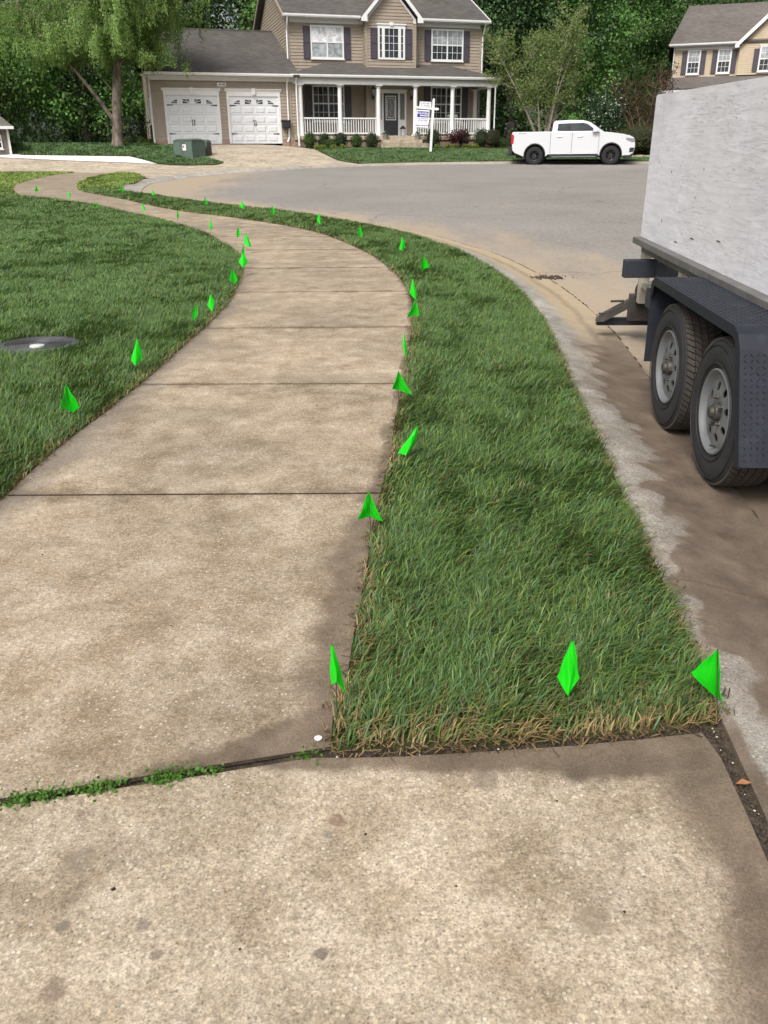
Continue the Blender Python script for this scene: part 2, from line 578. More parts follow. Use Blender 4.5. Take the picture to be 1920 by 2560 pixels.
        wet = t.ma('MAXIMUM', wet, w2)
        sand = t.ma('MULTIPLY', t.rng(t.ma('ADD', dB, t.ma('MULTIPLY_ADD', nz, .2, -.1)), .12, .3, 0, .85, True), t.ma('MULTIPLY', t.rng(y, 5, 7.5), t.rng(y, 18, 26, 1, .25)))
        c = t.mix(sand, c, t.mix(nz, (.35, .265, .165), (.43, .34, .22)))
    if kind == 'curb':
        fl_ = t.rng(t.ma('ABSOLUTE', t.ma('ADD', t.ma('SUBTRACT', dB, .40), t.ma('MULTIPLY_ADD', nz2, .2, -.1))), .0, .07, .35, 0, True)
        c = t.mix(fl_, c, (.10, .075, .055))
    if kind:
        wc = t.mix(t.rng(nz, .3, .7), (.094, .069, .050), (.172, .130, .094))
        wc = t.n('HueSaturation', {'Color': wc, 'Value': t.ma('MULTIPLY', t.rng(grit, .3, .7, .72, 1.3), t.rng(mid, .3, .7, .82, 1.2))})
        c = t.mix(t.ma('MULTIPLY', wet, .93), c, wc)
    h = t.ma('ADD', t.ma('MULTIPLY', fine, .5), t.ma('ADD', t.ma('MULTIPLY', grit, .5), t.ma('MULTIPLY', pd, .4)))
    t.bump(h, .55, .004)
    ro = t.rng(wet, 0, 1, .9, .55) if kind else .9
    return t.done(c, ro, spec=.25)

M = {}
M['walk'] = concrete('sidewalk_concrete', (.358, .285, .202), 'walk')
M['drive'] = concrete('driveway_concrete', (.422, .345, .252), 'drive')
M['curb'] = concrete('curb_concrete', (.37, .345, .305), 'curb')
M['fardrive'] = concrete('far_driveway_concrete', (.43, .36, .275))
M['newconc'] = plain('new_white_concrete', (.72, .71, .69), .9, var=.06, sc=1.5)
def asphalt():
    t = NT('asphalt')
    x, y, z = t.xyz()
    v = t.ma('MULTIPLY', t.rng(t.noise(.35, 5, .6), .3, .7, .88, 1.1), t.rng(t.noise(110, 3, .7), .3, .7, .50, 1.5))
    v = t.ma('MULTIPLY', v, t.rng(t.noise(18, 5, .8), .3, .7, .64, 1.32))
    c = t.n('HueSaturation', {'Color': (.248, .230, .210), 'Value': v})
    nz = t.noise(.9, 6, .65, t.map(t.pos(), (1.4, .5, 1), (0, 0, .4)))
    d = t.ma('SUBTRACT', x, t.curve(y, [(0, 1.5), (2, 1.6), (4, 1.75), (6, 1.92), (8, 2.03), (9.5, 2.0), (11, 1.85), (13, 1.35), (15.5, .4), (18, -1.3), (20.5, -3.3), (24, -6)]))
    sand = t.rng(t.ma('ADD', d, t.ma('MULTIPLY_ADD', nz, 5.2, -2.4)), .1, 2.3, .85, 0, True)
    s2 = t.rng(nz, .58, .72, 0, .35, True)
    sand = t.ma('MULTIPLY', t.ma('MAXIMUM', sand, t.ma('MULTIPLY', s2, t.rng(y, 12, 26, 1, 0))), t.rng(t.noise(120, 3), .35, .6, .6, 1.))
    c = t.mix(sand, c, (.40, .312, .218))
    wet = t.ma('MULTIPLY', t.rng(t.ma('ADD', d, t.ma('MULTIPLY_ADD', nz, 1.6, -.8)), .7, 1.3, 1, 0, True), t.rng(t.ma('ADD', y, t.ma('MULTIPLY_ADD', nz, 2.4, -1.2)), 5.6, 6.6, 1, 0, True))
    c = t.mix(t.ma('MULTIPLY', wet, .9), c, (.135, .10, .073))
    # old crack lines
    cr = t.rng(t.vor(.16, t.n('VectorMath', {0: t.pos(), 1: t.n('VectorMath', {0: t.noise(1.2, 4, out=1), 3: .8}, operation='SCALE')}, operation='ADD'), feature='DISTANCE_TO_EDGE'), 0, .0035, .75, 0)
    c = t.mix(cr, c, (.10, .095, .09))
    t.bump(t.noise(150, 3, .7), .5, .004)
    return t.done(c, .92, spec=.2)
M['asphalt'] = asphalt()
def soil(name, a, b):
    t = NT(name)
    n1 = t.noise(45, 5, .7)
    c = t.mix(t.rng(n1, .3, .7), a, b)
    t.bump(t.ma('ADD', n1, t.noise(12, 3)), .8, .02)
    return t.done(c, .95, spec=.15)
M['soil'] = soil('wet_soil', (.045, .035, .026), (.115, .090, .068))
M['thatch'] = soil('lawn_thatch', (.040, .055, .018), (.10, .10, .042))
M['jointdirt'] = soil('joint_dirt', (.03, .024, .018), (.07, .054, .04))
M['litter'] = soil('forest_floor', (.025, .03, .015), (.06, .055, .03))
M['mulch'] = soil('dark_mulch', (.03, .02, .013), (.075, .05, .035))

def foliage_mat(name, trans=.3, rough=.55):
    t = NT(name)
    c = t.n('Attribute', attribute_name='col')
    t.put(t.b.inputs['Base Color'], c)
    t.put(t.b.inputs['Roughness'], rough)
    t.put(t.b.inputs['Specular IOR Level'], .35)
    tr = t.n('BsdfTranslucent', {'Color': c})
    mx = t.n('MixShader', {0: trans, 1: t.b.outputs[0], 2: tr})
    t.t.links.new(mx, t.t.nodes['Material Output'].inputs[0])
    return t.m
M['blade'] = foliage_mat('grass_blades', .25, .45)
M['leaf'] = foliage_mat('leaves', .48, .6)

# ------------------------------------------------------------------ the ground itself
gm = MB()
xs = [-300, -160, -90] + list(range(-60, 61, 4)) + [90, 160, 300]
ys = [-120, -60, -30] + list(range(-16, 76, 3)) + [85, 100, 130, 180, 260, 400]
gm.add([(x, y, terr(x, y) - .22) for y in ys for x in xs], [(j * len(xs) + i, j * len(xs) + i + 1, (j + 1) * len(xs) + i + 1, (j + 1) * len(xs) + i) for j in range(len(ys) - 1) for i in range(len(xs) - 1)])
tag(gm.build('ground', M['litter'], recalc=False), kind='structure')

# street: asphalt sheet
st_poly = [(1.44, -3)] + [tuple(q) for q in SEAM if q[1] > -2.8 and q[1] < 23.5] + [tuple(q) for q in AF] + [(24, 26), (15, 14), (11, 4), (10, -3)]
drape('street', st_poly, -.085, M['asphalt'], step=2.0, kind='structure')

sm_ = MB()
rg_ = random.Random(3)
for i_ in range(len(SEAM) - 1):
    if not -2 < SEAM[i_][1] < 22:
        continue
    for k_ in range(4):
        a_ = SEAM[i_] + (SEAM[i_ + 1] - SEAM[i_]) * (k_ / 4)
        b_ = SEAM[i_] + (SEAM[i_ + 1] - SEAM[i_]) * ((k_ + 1) / 4)
        if rg_.random() < (.15 if 9 < SEAM[i_][1] < 15 else .45):
            continue
        w_ = rg_.uniform(.002, .011)
        o_ = rg_.uniform(-.004, .008)
        sm_.add([(a_[0] + o_ - w_, a_[1], terr(*a_) - .0795), (a_[0] + o_ + w_, a_[1], terr(*a_) - .0795), (b_[0] + o_ + w_ * .8, b_[1], terr(*b_) - .0795), (b_[0] + o_ - w_ * .8, b_[1], terr(*b_) - .0795)], [(0, 1, 2, 3)])
tag(sm_.build('gutter_seam_dirt', M['soil'], recalc=False), 'dark line of dirt along the seam between gutter and asphalt', 'dirt', kind='stuff')

# rolled curb and gutter, in poured lengths
curb = thing('curb', None, None, kind='structure')
def arcs(L):
    return np.r_[0, np.cumsum(np.hypot(*np.diff(L, axis=0).T))]
def cut(L, a, b):
    s = arcs(L)
    ks = [k for k in range(len(L)) if a < s[k] < b]
    f = lambda d: (float(np.interp(d, s, L[:, 0])), float(np.interp(d, s, L[:, 1])))
    return [f(a)] + [tuple(L[k]) for k in ks] + [f(b)]
CP = [(0, 0.), (.06, -.004), (.14, -.014), (.22, -.035), (.30, -.056), (.38, -.072), (.48, -.080), (.60, -.082)]
def curb_piece(L, a, b, sgn):
    c = np.array(cut(L, a, b))
    t = np.gradient(c, axis=0)
    t /= np.hypot(*t.T)[:, None]
    nn = np.c_[t[:, 1], -t[:, 0]] * sgn
    m = MB()
    rows = []
    for i in range(len(c)):
        row = []
        for d, dz in CP:
            p = c[i] + nn[i] * d
            row.append((p[0], p[1], terr(p[0], p[1]) + dz))
        rows.append([(row[0][0], row[0][1], row[0][2] - .12)] + row + [(row[-1][0], row[-1][1], row[-1][2] - .12)])
    k = len(rows[0])
    m.add([q for r_ in rows for q in r_], [(i * k + j, i * k + j + 1, (i + 1) * k + j + 1, (i + 1) * k + j) for i in range(len(rows) - 1) for j in range(k - 1)] + [tuple(range(k)), tuple(range((len(rows) - 1) * k, len(rows) * k))])
    o = m.build('curb_length', M['curb'], curb, smooth=True)
    return o
sB = arcs(BL)
joints = [0.3]
y275 = float(np.interp(2.72, BL[:, 1], sB))
joints += [y275, y275 + 3.05, y275 + 6.1, y275 + 9.15, y275 + 12.2, y275 + 15.2, y275 + 18.3, sB[-1]]
for a, b in zip(joints[:-1], joints[1:]):
    curb_piece(BL, a + .005, b - .005, 1)
sF = arcs(FARB)
nF = 12
for i in range(nF):
    curb_piece(FARB, sF[-1] * i / nF + .006, sF[-1] * (i + 1) / nF - .006, 1)

# sidewalk: slab by slab
walk = thing('sidewalk', None, None, kind='structure')
sS, sL_ = arcs(SL), arcs(LL)
def near_s(L, s, p):
    return float(s[np.argmin(np.hypot(L[:, 0] - p[0], L[:, 1] - p[1]))])
fine_S = spline(STRIP_L, .02)
fine_L = spline(LAWN_R, .02)
aS, aL = arcs(fine_S), arcs(fine_L)
JN = [((-1.77, 1.437), (-.15, 1.785)), ((-1.74, 3.56), (-.02, 3.53)), ((-1.6, 5.42), (.13, 5.36)), ((-1.53, 7.15), (.25, 7.14)), ((-1.54, 8.95), (.27, 8.9)), ((-1.72, 10.66), (.07, 10.62)), ((-2.1, 12.5), (-.34, 12.4)), ((-2.75, 14.2), (-.86, 14.0))]
pr = [(near_s(fine_L, aL, a), near_s(fine_S, aS, b)) for a, b in JN]
l0, r0 = pr[-1]
nfar = 14
for i in range(1, nfar + 1):
    pr.append((l0 + (aL[-1] - l0) * i / nfar, r0 + (aS[-1] - r0) * i / nfar))
for i in range(len(pr) - 1):
    g = .010 if i < 5 else .017
    Lc = cut(LL if i > 0 else fine_L[::12], pr[i][0] + g, pr[i + 1][0] - g)
    Rc = cut(SL, pr[i][1] + g, pr[i + 1][1] - g)
    dz = random.Random(i).uniform(-.0001, .0001)
    o = drape('sidewalk_panel', Lc + Rc[::-1], .0 + dz, M['walk'], walk, step=.5, thick=.10)
bed = drape('sidewalk_bed', [tuple(q) for q in LL] + [tuple(q) for q in SL[::-1]], -.0014, M['jointdirt'], walk, step=.5)

# foreground driveway slab
drv = thing('driveway', None, None, kind='structure')
DRV = [(-7, .33), (-1.77, 1.425), (-.95, 1.602), (-.48, 1.702), (-.2, 1.765), (.0, 1.765), (.2, 1.778), (.5, 1.803), (.7, 1.828), (.866, 1.852), (.880, 1.75), (.868, 1.55), (.850, 1.3), (.838, 1.0), (.82, .5), (.78, -3), (-7, -3)]
drape('driveway_slab', DRV, 0.0, M['drive'], drv, step=.5, thick=.1)
drape('driveway_bed', [(-7, .5), (-1.7, 1.6), (-.16, 1.9), (.97, 1.98), (.93, 1.7), (.9, 1.2), (.86, -3), (.5, -3), (.5, 1.5), (-.2, 1.5), (-1.7, 1.2), (-7, .1)], -.012, M['soil'], drv, step=.4)

# soil under the grass
STRIP = [tuple(q) for q in SL] + TIP + [tuple(q) for q in BL[::-1] if q[1] > 1.93] + [(.93, 1.9), (.7, 1.855), (.45, 1.83), (.2, 1.805)]
drape('strip_soil', STRIP, -.006, M['thatch'], step=.6, kind='structure', zf=lambda x, y: terr(x, y) - .008)
LAWN = [tuple(q) for q in LL] + [(-13, 35.6), (-16, 36.0), (-24, 36.4), (-24, -3.1)]
drape('lawn_soil', LAWN, -.008, M['thatch'], step=1.0, kind='structure')

# far side: driveway, neighbour's new slab, lawns
S_ = lambda q, zo=0.: tuple(site(q[0], q[1], zo))
fd = [(-24, 36.6), (-16, 36.2), (-13, 35.8), (-11.9, 35.05), (-10.17, 34.75), (-9.25, 34.05), (-8.25, 31.3)]
fd += [tuple(q) for q in FARB if q[1] > 31 and q[0] < -.9]
k_drv = [(897, 408), (870, 405.5), (843, 400), (815, 387), (785, 372)]
fd += [S_(q) for q in k_drv]
loc = lambda u, back: tuple(H_P0 + H_EX * u - H_N * back)
fd += [loc(2.3, -.35), loc(1.9, .02), loc(-4.84, .02), loc(-5.0, -.6), loc(-7, -1.5), (-24, 42)]
drape('far_driveway', fd, -.01, M['fardrive'], step=.7, kind='structure')
ISL = [S_(q) for q in [(60, 388), (324, 391.4), (360, 400), (393, 410), (430, 413), (473, 414.5), (510, 413.5), (540, 412), (559, 407.5), (535, 400), (506, 393)]] + [loc(-3.6, -1.6), loc(-4.6, -.9), loc(-5.1, -.2), loc(-5.2, 2.5), (-13.5, 52), (-24, 52), (-27, 44)]
WHT = [S_(q) for q in [(324, 391.8), (360, 400.5), (393, 410.3), (300, 406), (200, 403), (120, 399.5), (0, 394), (-60, 392)]] + [(-27, 44.2), S_((60, 388.4))]
drape('island_lawn', ISL, .025, M['thatch'], step=.7, kind='structure')
drape('new_driveway', WHT, .012, M['newconc'], step=.7, kind='structure')
RL = [tuple(q) for q in FARB if q[0] > -.95] + [(30, 34), (40, 60), (16, 62), loc(13.2, 1), loc(13.2, -.35), loc(2.3, -.35)] + [S_(q) for q in k_drv[::-1]][:-1]
drape('front_lawn', RL, .012, M['thatch'], step=.8, kind='structure')
# ------------------------------------------------------------------ building materials
def siding_mat(name, col):
    t = NT(name)
    n1 = t.noise(3, 5, .6, t.obj())
    n2 = t.noise(1.5, 4, .6, t.map(t.obj(), (1, 1, 14)))
    v = t.ma('ADD', t.rng(n1, .3, .7, .92, 1.05), t.rng(n2, .3, .7, -.04, .04))
    return t.done(t.n('HueSaturation', {'Color': col, 'Value': v}), .62, spec=.3)
def shingle_mat(name, a, b):
    t = NT(name)
    o = t.obj()
    br = t.n('TexBrick', {'Vector': t.map(o, (1, 1, 1)), 'Color1': a, 'Color2': b, 'Mortar': tuple(q * .55 for q in a), 'Scale': 1.0, 'Mortar Size': .006, 'Brick Width': .30, 'Row Height': .14, 'Bias': 0.}, None)
    v = t.ma('MULTIPLY', t.rng(t.noise(.6, 5, .6, o), .3, .7, .85, 1.12), t.rng(t.noise(30, 4, .7, o), .3, .7, .8, 1.2))
    c = t.n('HueSaturation', {'Color': br.outputs[0], 'Value': v})
    t.bump(br.outputs[1], -.5, .01)
    return t.done(c, .92, spec=.15)
M['siding'] = siding_mat('tan_siding', (.325, .272, .215))
M['siding2'] = siding_mat('cream_siding', (.50, .405, .29))
M['shingle'] = shingle_mat('grey_shingles', (.088, .080, .076), (.122, .112, .105))
M['shingle2'] = shingle_mat('old_shingles', (.13, .115, .108), (.17, .152, .142))
M['white'] = plain('white_trim', (.72, .72, .715), .45, var=.05, sc=3)
M['vinyl'] = plain('white_vinyl', (.70, .715, .74), .4, var=.04, sc=2)
M['shutter'] = plain('dark_shutter', (.060, .052, .068), .55, var=.1)
M['black'] = plain('black_iron', (.018, .018, .02), .5, var=.1)
M['doorpaint'] = plain('charcoal_door', (.04, .042, .046), .4, var=.08)
def brick_mat():
    t = NT('red_brown_brick')
    o = t.map(t.obj(), (1, 1, 1), (R(90), 0, 0))
    br = t.n('TexBrick', {'Vector': o, 'Color1': (.24, .13, .095), 'Color2': (.33, .22, .16), 'Mortar': (.30, .27, .24), 'Scale': 1., 'Mortar Size': .008, 'Brick Width': .21, 'Row Height': .075}, None)
    t.bump(br.outputs[1], -.6, .01)
    return t.done(t.n('HueSaturation', {'Color': br.outputs[0], 'Value': t.rng(t.noise(9, 4, .6, t.obj()), .3, .7, .75, 1.2)}), .9)
M['brick'] = brick_mat()
def glass_mat(name, col, rough=.04, spec=.5):
    t = NT(name)
    c = t.mix(t.rng(t.noise(2.2, 4, .6, t.obj(), dist=1.5), .35, .7), col, tuple(q * 2.2 + .006 for q in col))
    t.bump(t.noise(1.6, 2, .5, t.obj()), .05, .02)
    return t.done(c, rough, spec=spec)
M['glass'] = glass_mat('dark_window_glass', (.018, .022, .026))
M['glassblind'] = glass_mat('window_glass_over_blind', (.42, .43, .44), .08)
M['glasscurt'] = glass_mat('window_glass_over_curtain', (.20, .22, .23), .06)
M['lead'] = plain('leaded_glass', (.16, .17, .18), .25, var=.4, sc=14)

def siding(mb, poly, fn, course=.15, lip=.028):
    zs = [q[1] for q in poly]
    z0, z1 = min(zs), max(zs)
    def span(z):
        us = []
        n = len(poly)
        for i in range(n):
            (a, za), (b, zb) = poly[i], poly[(i + 1) % n]
            if (za - z) * (zb - z) <= 0 and za != zb:
                us.append(a + (b - a) * (z - za) / (zb - za))
        return (min(us), max(us)) if us else None
    z = z0
    while z < z1 - 1e-4:
        zt = min(z + course, z1)
        a, b = span(z + 1e-4), span(zt - 1e-4)
        if a and b:
            mb.add([fn(a[0], z, lip), fn(a[1], z, lip), fn(b[1], zt, .001), fn(b[0], zt, .001), fn(a[0], z, 0), fn(a[1], z, 0)], [(0, 1, 2, 3), (4, 5, 1, 0)])
        z = zt

def front(y0):
    return lambda u, z, d: (u, y0 - d, z)

def gutter(parent, u0, u1, y, z, name='gutter'):
    m = MB()
    m.prism([(0, 0), (-.10, 0), (-.125, .06), (-.125, .12), (-.11, .12), (-.11, .07), (-.09, .015), (0, .015)], lambda a, b: (u0, y + a, z + b), lambda a, b: (u1, y + a, z + b))
    return m.build(name, M['white'], parent)

def downspout(parent, path, w=.075):
    m = MB()
    m.tube(path, w * .62, 4)
    return m.build('downspout', M['white'], parent)

def roof_slab(parent, quad, th=.10, mat=None, name='roof'):
    m = MB()
    q = [Vector(v) for v in quad]
    n = (q[1] - q[0]).cross(q[-1] - q[0]).normalized()
    if n.z < 0:
        n = -n
    k = len(q)
    m.add(q + [v - n * th for v in q], [tuple(range(k)), tuple(range(2 * k - 1, k - 1, -1))] + [(i, k + i, k + (i + 1) % k, (i + 1) % k) for i in range(k)])
    return m.build(name, mat or M['shingle'], parent)

def window(parent, u0, u1, z0, z1, y, cols=2, grille=(3, 2), gl=('glass', 'glass'), head=0., fr=.075):
    m = MB()
    y = y - .02
    yf, yb = y - .06, y + .04
    m.box(u0, u1, yf, yb, z1 - fr, z1).box(u0, u1, yf, yb, z0, z0 + fr)
    m.box(u0, u0 + fr, yf, yb, z0 + fr, z1 - fr).box(u1 - fr, u1, yf, yb, z0 + fr, z1 - fr)
    W = u1 - u0
    ce = []
    for i in range(cols):
        a = u0 + fr + (W - 2 * fr) * i / cols
        b = u0 + fr + (W - 2 * fr) * (i + 1) / cols
        if i:
            a += .035
        if i < cols - 1:
            b -= .035
            m.box(b, b + .07, yf + .004, yb, z0 + fr, z1 - fr)
        ce.append((a, b))
    zm = (z0 + z1) / 2
    m.box(u0 - .03, u1 + .03, y - .09, yb, z0 - .05, z0)
    if head:
        m.box(u0 - .05, u1 + .05, y - .09, yb, z1, z1 + head)
    o = m.build('window', M['white'], parent)
    for a, b in ce:
        mr = MB().box(a, b, yf + .012, yb, zm - .03, zm + .03)
        mr.build('meeting_rail', M['white'], o)
        for s, (c, d) in enumerate(((zm + .03, z1 - fr), (z0 + fr, zm - .03))):
            MB().box(a, b, yf + .028 + .012 * s, yb, c, d).build('pane', M[gl[s]], o)
            if grille:
                g = MB()
                for i in range(1, grille[0]):
                    x = a + (b - a) * i / grille[0]
                    g.box(x - .009, x + .009, yf + .018 + .012 * s, yf + .03 + .012 * s, c, d)
                for i in range(1, grille[1]):
                    zz = c + (d - c) * i / grille[1]
                    g.box(a, b, yf + .020 + .012 * s, yf + .03 + .012 * s, zz - .009, zz + .009)
                g.build('grille', M['white'], o)
    return o

def shutter(parent, u0, u1, z0, z1, y):
    m = MB()
    b = .045
    y = y - .02
    yf = y - .045
    zm = z0 + (z1 - z0) * .52
    m.box(u0, u0 + b, yf, y, z0, z1).box(u1 - b, u1, yf, y, z0, z1)
    for a, c in ((z0, z0 + .07), (zm - .035, zm + .035), (z1 - .07, z1)):
        m.box(u0 + b, u1 - b, yf, y, a, c)
    m.box(u0 + b, u1 - b, yf + .02, y, z0 + .07, zm - .035).box(u0 + b, u1 - b, yf + .02, y, zm + .035, z1 - .07)
    return m.build('shutter', M['shutter'], parent)

# ------------------------------------------------------------------ main house
HS = thing('house', 'two storey tan sided house with white porch and two car garage', 'house', (H_P0[0], H_P0[1], H_Z), HA)
DEP = 11.6
RIDGE_Y, RIDGE_Z = 6.85, 8.55
# garage block
m = MB()
m.box(-4.84, 2.3, .3, 10.5, .02, 3.0)
for a_, b_, c_, d_ in ((-4.84, -4.32, .2, 2.8), (-1.71, -1.29, .2, 2.8), (1.33, 2.3, .2, 2.8), (-4.32, -1.71, 2.3, 2.8), (-1.29, 1.33, 2.3, 2.8)):
    m.box(a_, b_, .013, .3, c_, d_)
    siding(m, [(a_, c_), (b_, c_), (b_, d_), (a_, d_)], front(.012))
m.box(-4.84, 2.3, .013, .3, 2.8, 3.0)
siding(m, [(0, .22), (10.5, .22), (10.5, 3.0), (6.4, 5.6), (0, 3.0)], lambda u, z, d: (-4.842 - d, u, z))
m.add([(-4.84, 0.013, 3.0), (-4.84, 10.5, 3.0), (-4.84, 6.4, 5.65)], [(0, 1, 2)])
m.build('garage_wall', M['siding'], HS, recalc=False)
boxes('garage_foundation', M['brick'], HS, [(-4.90, -4.34, -.04, .3, -.3, .20), (-1.69, -1.31, -.04, .3, -.3, .20), (1.35, 2.34, -.04, .3, -.3, .20), (-4.90, -4.84, .3, 10.5, -.3, .20)])
boxes('corner_board', M['siding'], HS, [(-4.90, -4.79, -.03, .1, .2, 2.8), (1.80, 1.90, -.03, .1, .2, 2.8)])
boxes('frieze', M['white'], HS, [(-4.9, 2.1, -.33, -.005, 2.99, 3.03), (-4.9, 2.1, -.035, .02, 2.80, 2.99)])
gs = (5.80 - 3.08) / (6.62 + .45)
roof_slab(HS, [(-5.15, -.45, 3.08), (2.30, -.45, 3.08), (2.30, 6.62, 5.80), (-5.15, 6.62, 5.80)], .12)
roof_slab(HS, [(-5.15, 6.62, 5.80), (2.30, 6.62, 5.80), (2.30, 10.9, 4.15), (-5.15, 10.9, 4.15)], .12)
MB().box(-5.15, 2.3, 6.5, 6.74, 5.76, 5.84).build('ridge_cap', M['shingle'], HS)
gutter(HS, -5.15, 1.95, -.44, 2.98)
MB().prism([(-.45, 2.95), (6.62, 5.67), (6.62, 5.80), (-.45, 3.08)], lambda a, b: (-5.19, a, b), lambda a, b: (-5.153, a, b)).build('rake_board', M['white'], HS)
downspout(HS, [(-4.95, -.46, 2.98), (-4.95, -.40, 2.85), (-4.95, -.06, 2.62), (-4.95, -.06, .15), (-4.95, -.3, .0)])
downspout(HS, [(1.72, -.40, 2.95), (1.72, -.07, 2.7), (1.72, -.07, .28), (1.60, -.22, .06)])
window(HS, -.5, .5, 1.0, 2.2, 0, 1, None).matrix_basis = Matrix.Translation((-4.86, 3.2, 0)) @ Matrix.Rotation(R(-90), 4, 'Z')

def garage_door(uc):
    w2, h = 1.22, 2.14
    d = MB().box(uc - w2, uc + w2, .03, .07, 0.0, h).build('garage_door', M['vinyl'], HS)
    fr = MB().box(uc - w2 - .11, uc - w2, -.03, .05, 0, h).box(uc + w2, uc + w2 + .11, -.03, .05, 0, h).box(uc - w2 - .11, uc + w2 + .11, -.03, .05, h, h + .20)
    fr.prism([(-.03, h + .20), (-.10, h + .29), (-.10, h + .32), (.02, h + .32), (.02, h + .20)], lambda a, b: (uc - w2 - .19, a, b), lambda a, b: (uc + w2 + .19, a, b))
    fr.build('door_frame', M['white'], d)
    MB().prism([(uc - .075, h + .06), (uc + .075, h + .06), (uc + .095, h + .34), (uc - .095, h + .34)], lambda a, b: (a, -.125, b), lambda a, b: (a, 0, b)).build('keystone', M['white'], d)
    pm = MB()
    pw, ph = .46, .27
    pm.add([(-pw / 2, 0, -ph / 2), (pw / 2, 0, -ph / 2), (pw / 2, 0, ph / 2), (-pw / 2, 0, ph / 2), (-pw / 2 + .04, -.028, -ph / 2 + .04), (pw / 2 - .04, -.028, -ph / 2 + .04), (pw / 2 - .04, -.028, ph / 2 - .04), (-pw / 2 + .04, -.028, ph / 2 - .04)],
           [(0, 1, 5, 4), (1, 2, 6, 5), (2, 3, 7, 6), (3, 0, 4, 7), (4, 5, 6, 7)])
    me = pm.mesh('panel')
    for r_ in range(4):
        for c in range(4):
            put('panel', me, M['vinyl'], d, loc=(uc + (c - 1.5) * .585, .031, .24 + r_ * .43))
    sm = MB()
    for k in range(1, 5):
        sm.box(uc - w2, uc + w2, .0285, .03, k * .43 + .02, k * .43 + .027)
    sm.build('section_seam', M['shutter'], d)
    # sunburst lights in the top section
    z0, z1 = 1.80, 1.98
    for s in (-1, 1):
        shp = [[(s * .70, z0), (s * 1.0, z0), (s * .92, z0 + .09), (s * .70, z0 + .17)], [(s * .13, z0), (s * .44, z0), (s * .44, z1), (s * .13, z1)]]
        for sh in shp:
            p = [(uc + a, b) for a, b in (sh if s > 0 else sh[::-1])]
            MB().prism(p, lambda a, b: (a, .022, b), lambda a, b: (a, .035, b)).build('door_light', M['glass'], d)
        for (a0, b0, a1, b1) in ((.13, z0 + .015, .45, z1 - .05), (.13, z0 + .02, .30, z1 + .01), (.69, z0 + .06, .97, z0 + .065)):
            p, q = Vector((uc + s * a0, b0)), Vector((uc + s * a1, b1))
            n = Vector((-(q - p).y, (q - p).x)).normalized() * .012
            MB().prism([tuple(p + n), tuple(q + n), tuple(q - n), tuple(p - n)], lambda a, b: (a, .012, b), lambda a, b: (a, .024, b)).build('ray_bar', M['vinyl'], d)
        for z in (.45, 1.72):
            MB().prism([(uc + s * 1.2, z - .028), (uc + s * .90, z - .012), (uc + s * .90, z + .012), (uc + s * 1.2, z + .028)], lambda a, b: (a, .010, b), lambda a, b: (a, .032, b)).build('strap_hinge', M['black'], d)
        hd = MB().tube([(uc + s * .045, .03, .84), (uc + s * .045, -.03, .87), (uc + s * .045, -.03, 1.03), (uc + s * .045, .03, 1.06)], .013, 6)
        hd.box(uc + s * .045 - .02, uc + s * .045 + .02, .02, .032, .82, .88).box(uc + s * .045 - .02, uc + s * .045 + .02, .02, .032, 1.02, 1.08)
        hd.build('pull_handle', M['black'], d)
    MB().box(uc + .04, uc + .09, .018, .032, .62, .65).build('lock', M['black'], d)
    return d
garage_door(-3.0)
garage_door(.02)

# main block
m = MB()
m.box(2.33, 12.93, 2.113, DEP, -.3, 5.9)
siding(m, [(2.33, .3), (12.93, .3), (12.93, 5.72), (2.33, 5.72)], front(2.112))
gp = [(2.1, .3), (DEP, .3), (DEP, 5.9), (RIDGE_Y, 8.35), (2.1, 5.9)]
siding(m, gp, lambda u, z, d: (2.329 - d, u, z))
siding(m, gp, lambda u, z, d: (12.931 + d, u, z))
m.add([(2.33, 2.113, 5.9), (2.33, DEP, 5.9), (2.33, RIDGE_Y, 8.4)], [(0, 1, 2)])
m.add([(12.93, 2.113, 5.9), (12.93, DEP, 5.9), (12.93, RIDGE_Y, 8.4)], [(0, 1, 2)])
m.build('wall', M['siding'], HS, recalc=False)
# two storey entrance bay with its gable
BY = 1.5
m = MB()
m.box(6.29, 8.97, BY + .001, 2.2, .33, 5.8)
siding(m, [(6.29, .34), (8.97, .34), (8.97, 5.85), (7.63, 7.35), (6.29, 5.85)], front(BY))
m.add([(6.29, BY + .001, 5.8), (8.97, BY + .001, 5.8), (7.63, BY + .001, 7.35)], [(0, 1, 2)])
siding(m, [(BY, .34), (2.1, .34), (2.1, 5.8), (BY, 5.8)], lambda u, z, d: (6.289 - d, u, z))
siding(m, [(BY, .34), (2.1, .34), (2.1, 5.8), (BY, 5.8)], lambda u, z, d: (8.971 + d, u, z))
m.build('bay_wall', M['siding'], HS, recalc=False)
boxes('corner_board', M['siding'], HS, [(6.245, 6.35, BY - .034, BY + .07, .34, 5.8), (8.91, 9.015, BY - .034, BY + .07, .34, 5.8)])
boxes('corner_board', M['siding'], HS, [(2.285, 2.39, 2.076, 2.18, .34, 5.72), (12.87, 12.975, 2.076, 2.18, .34, 5.72)])
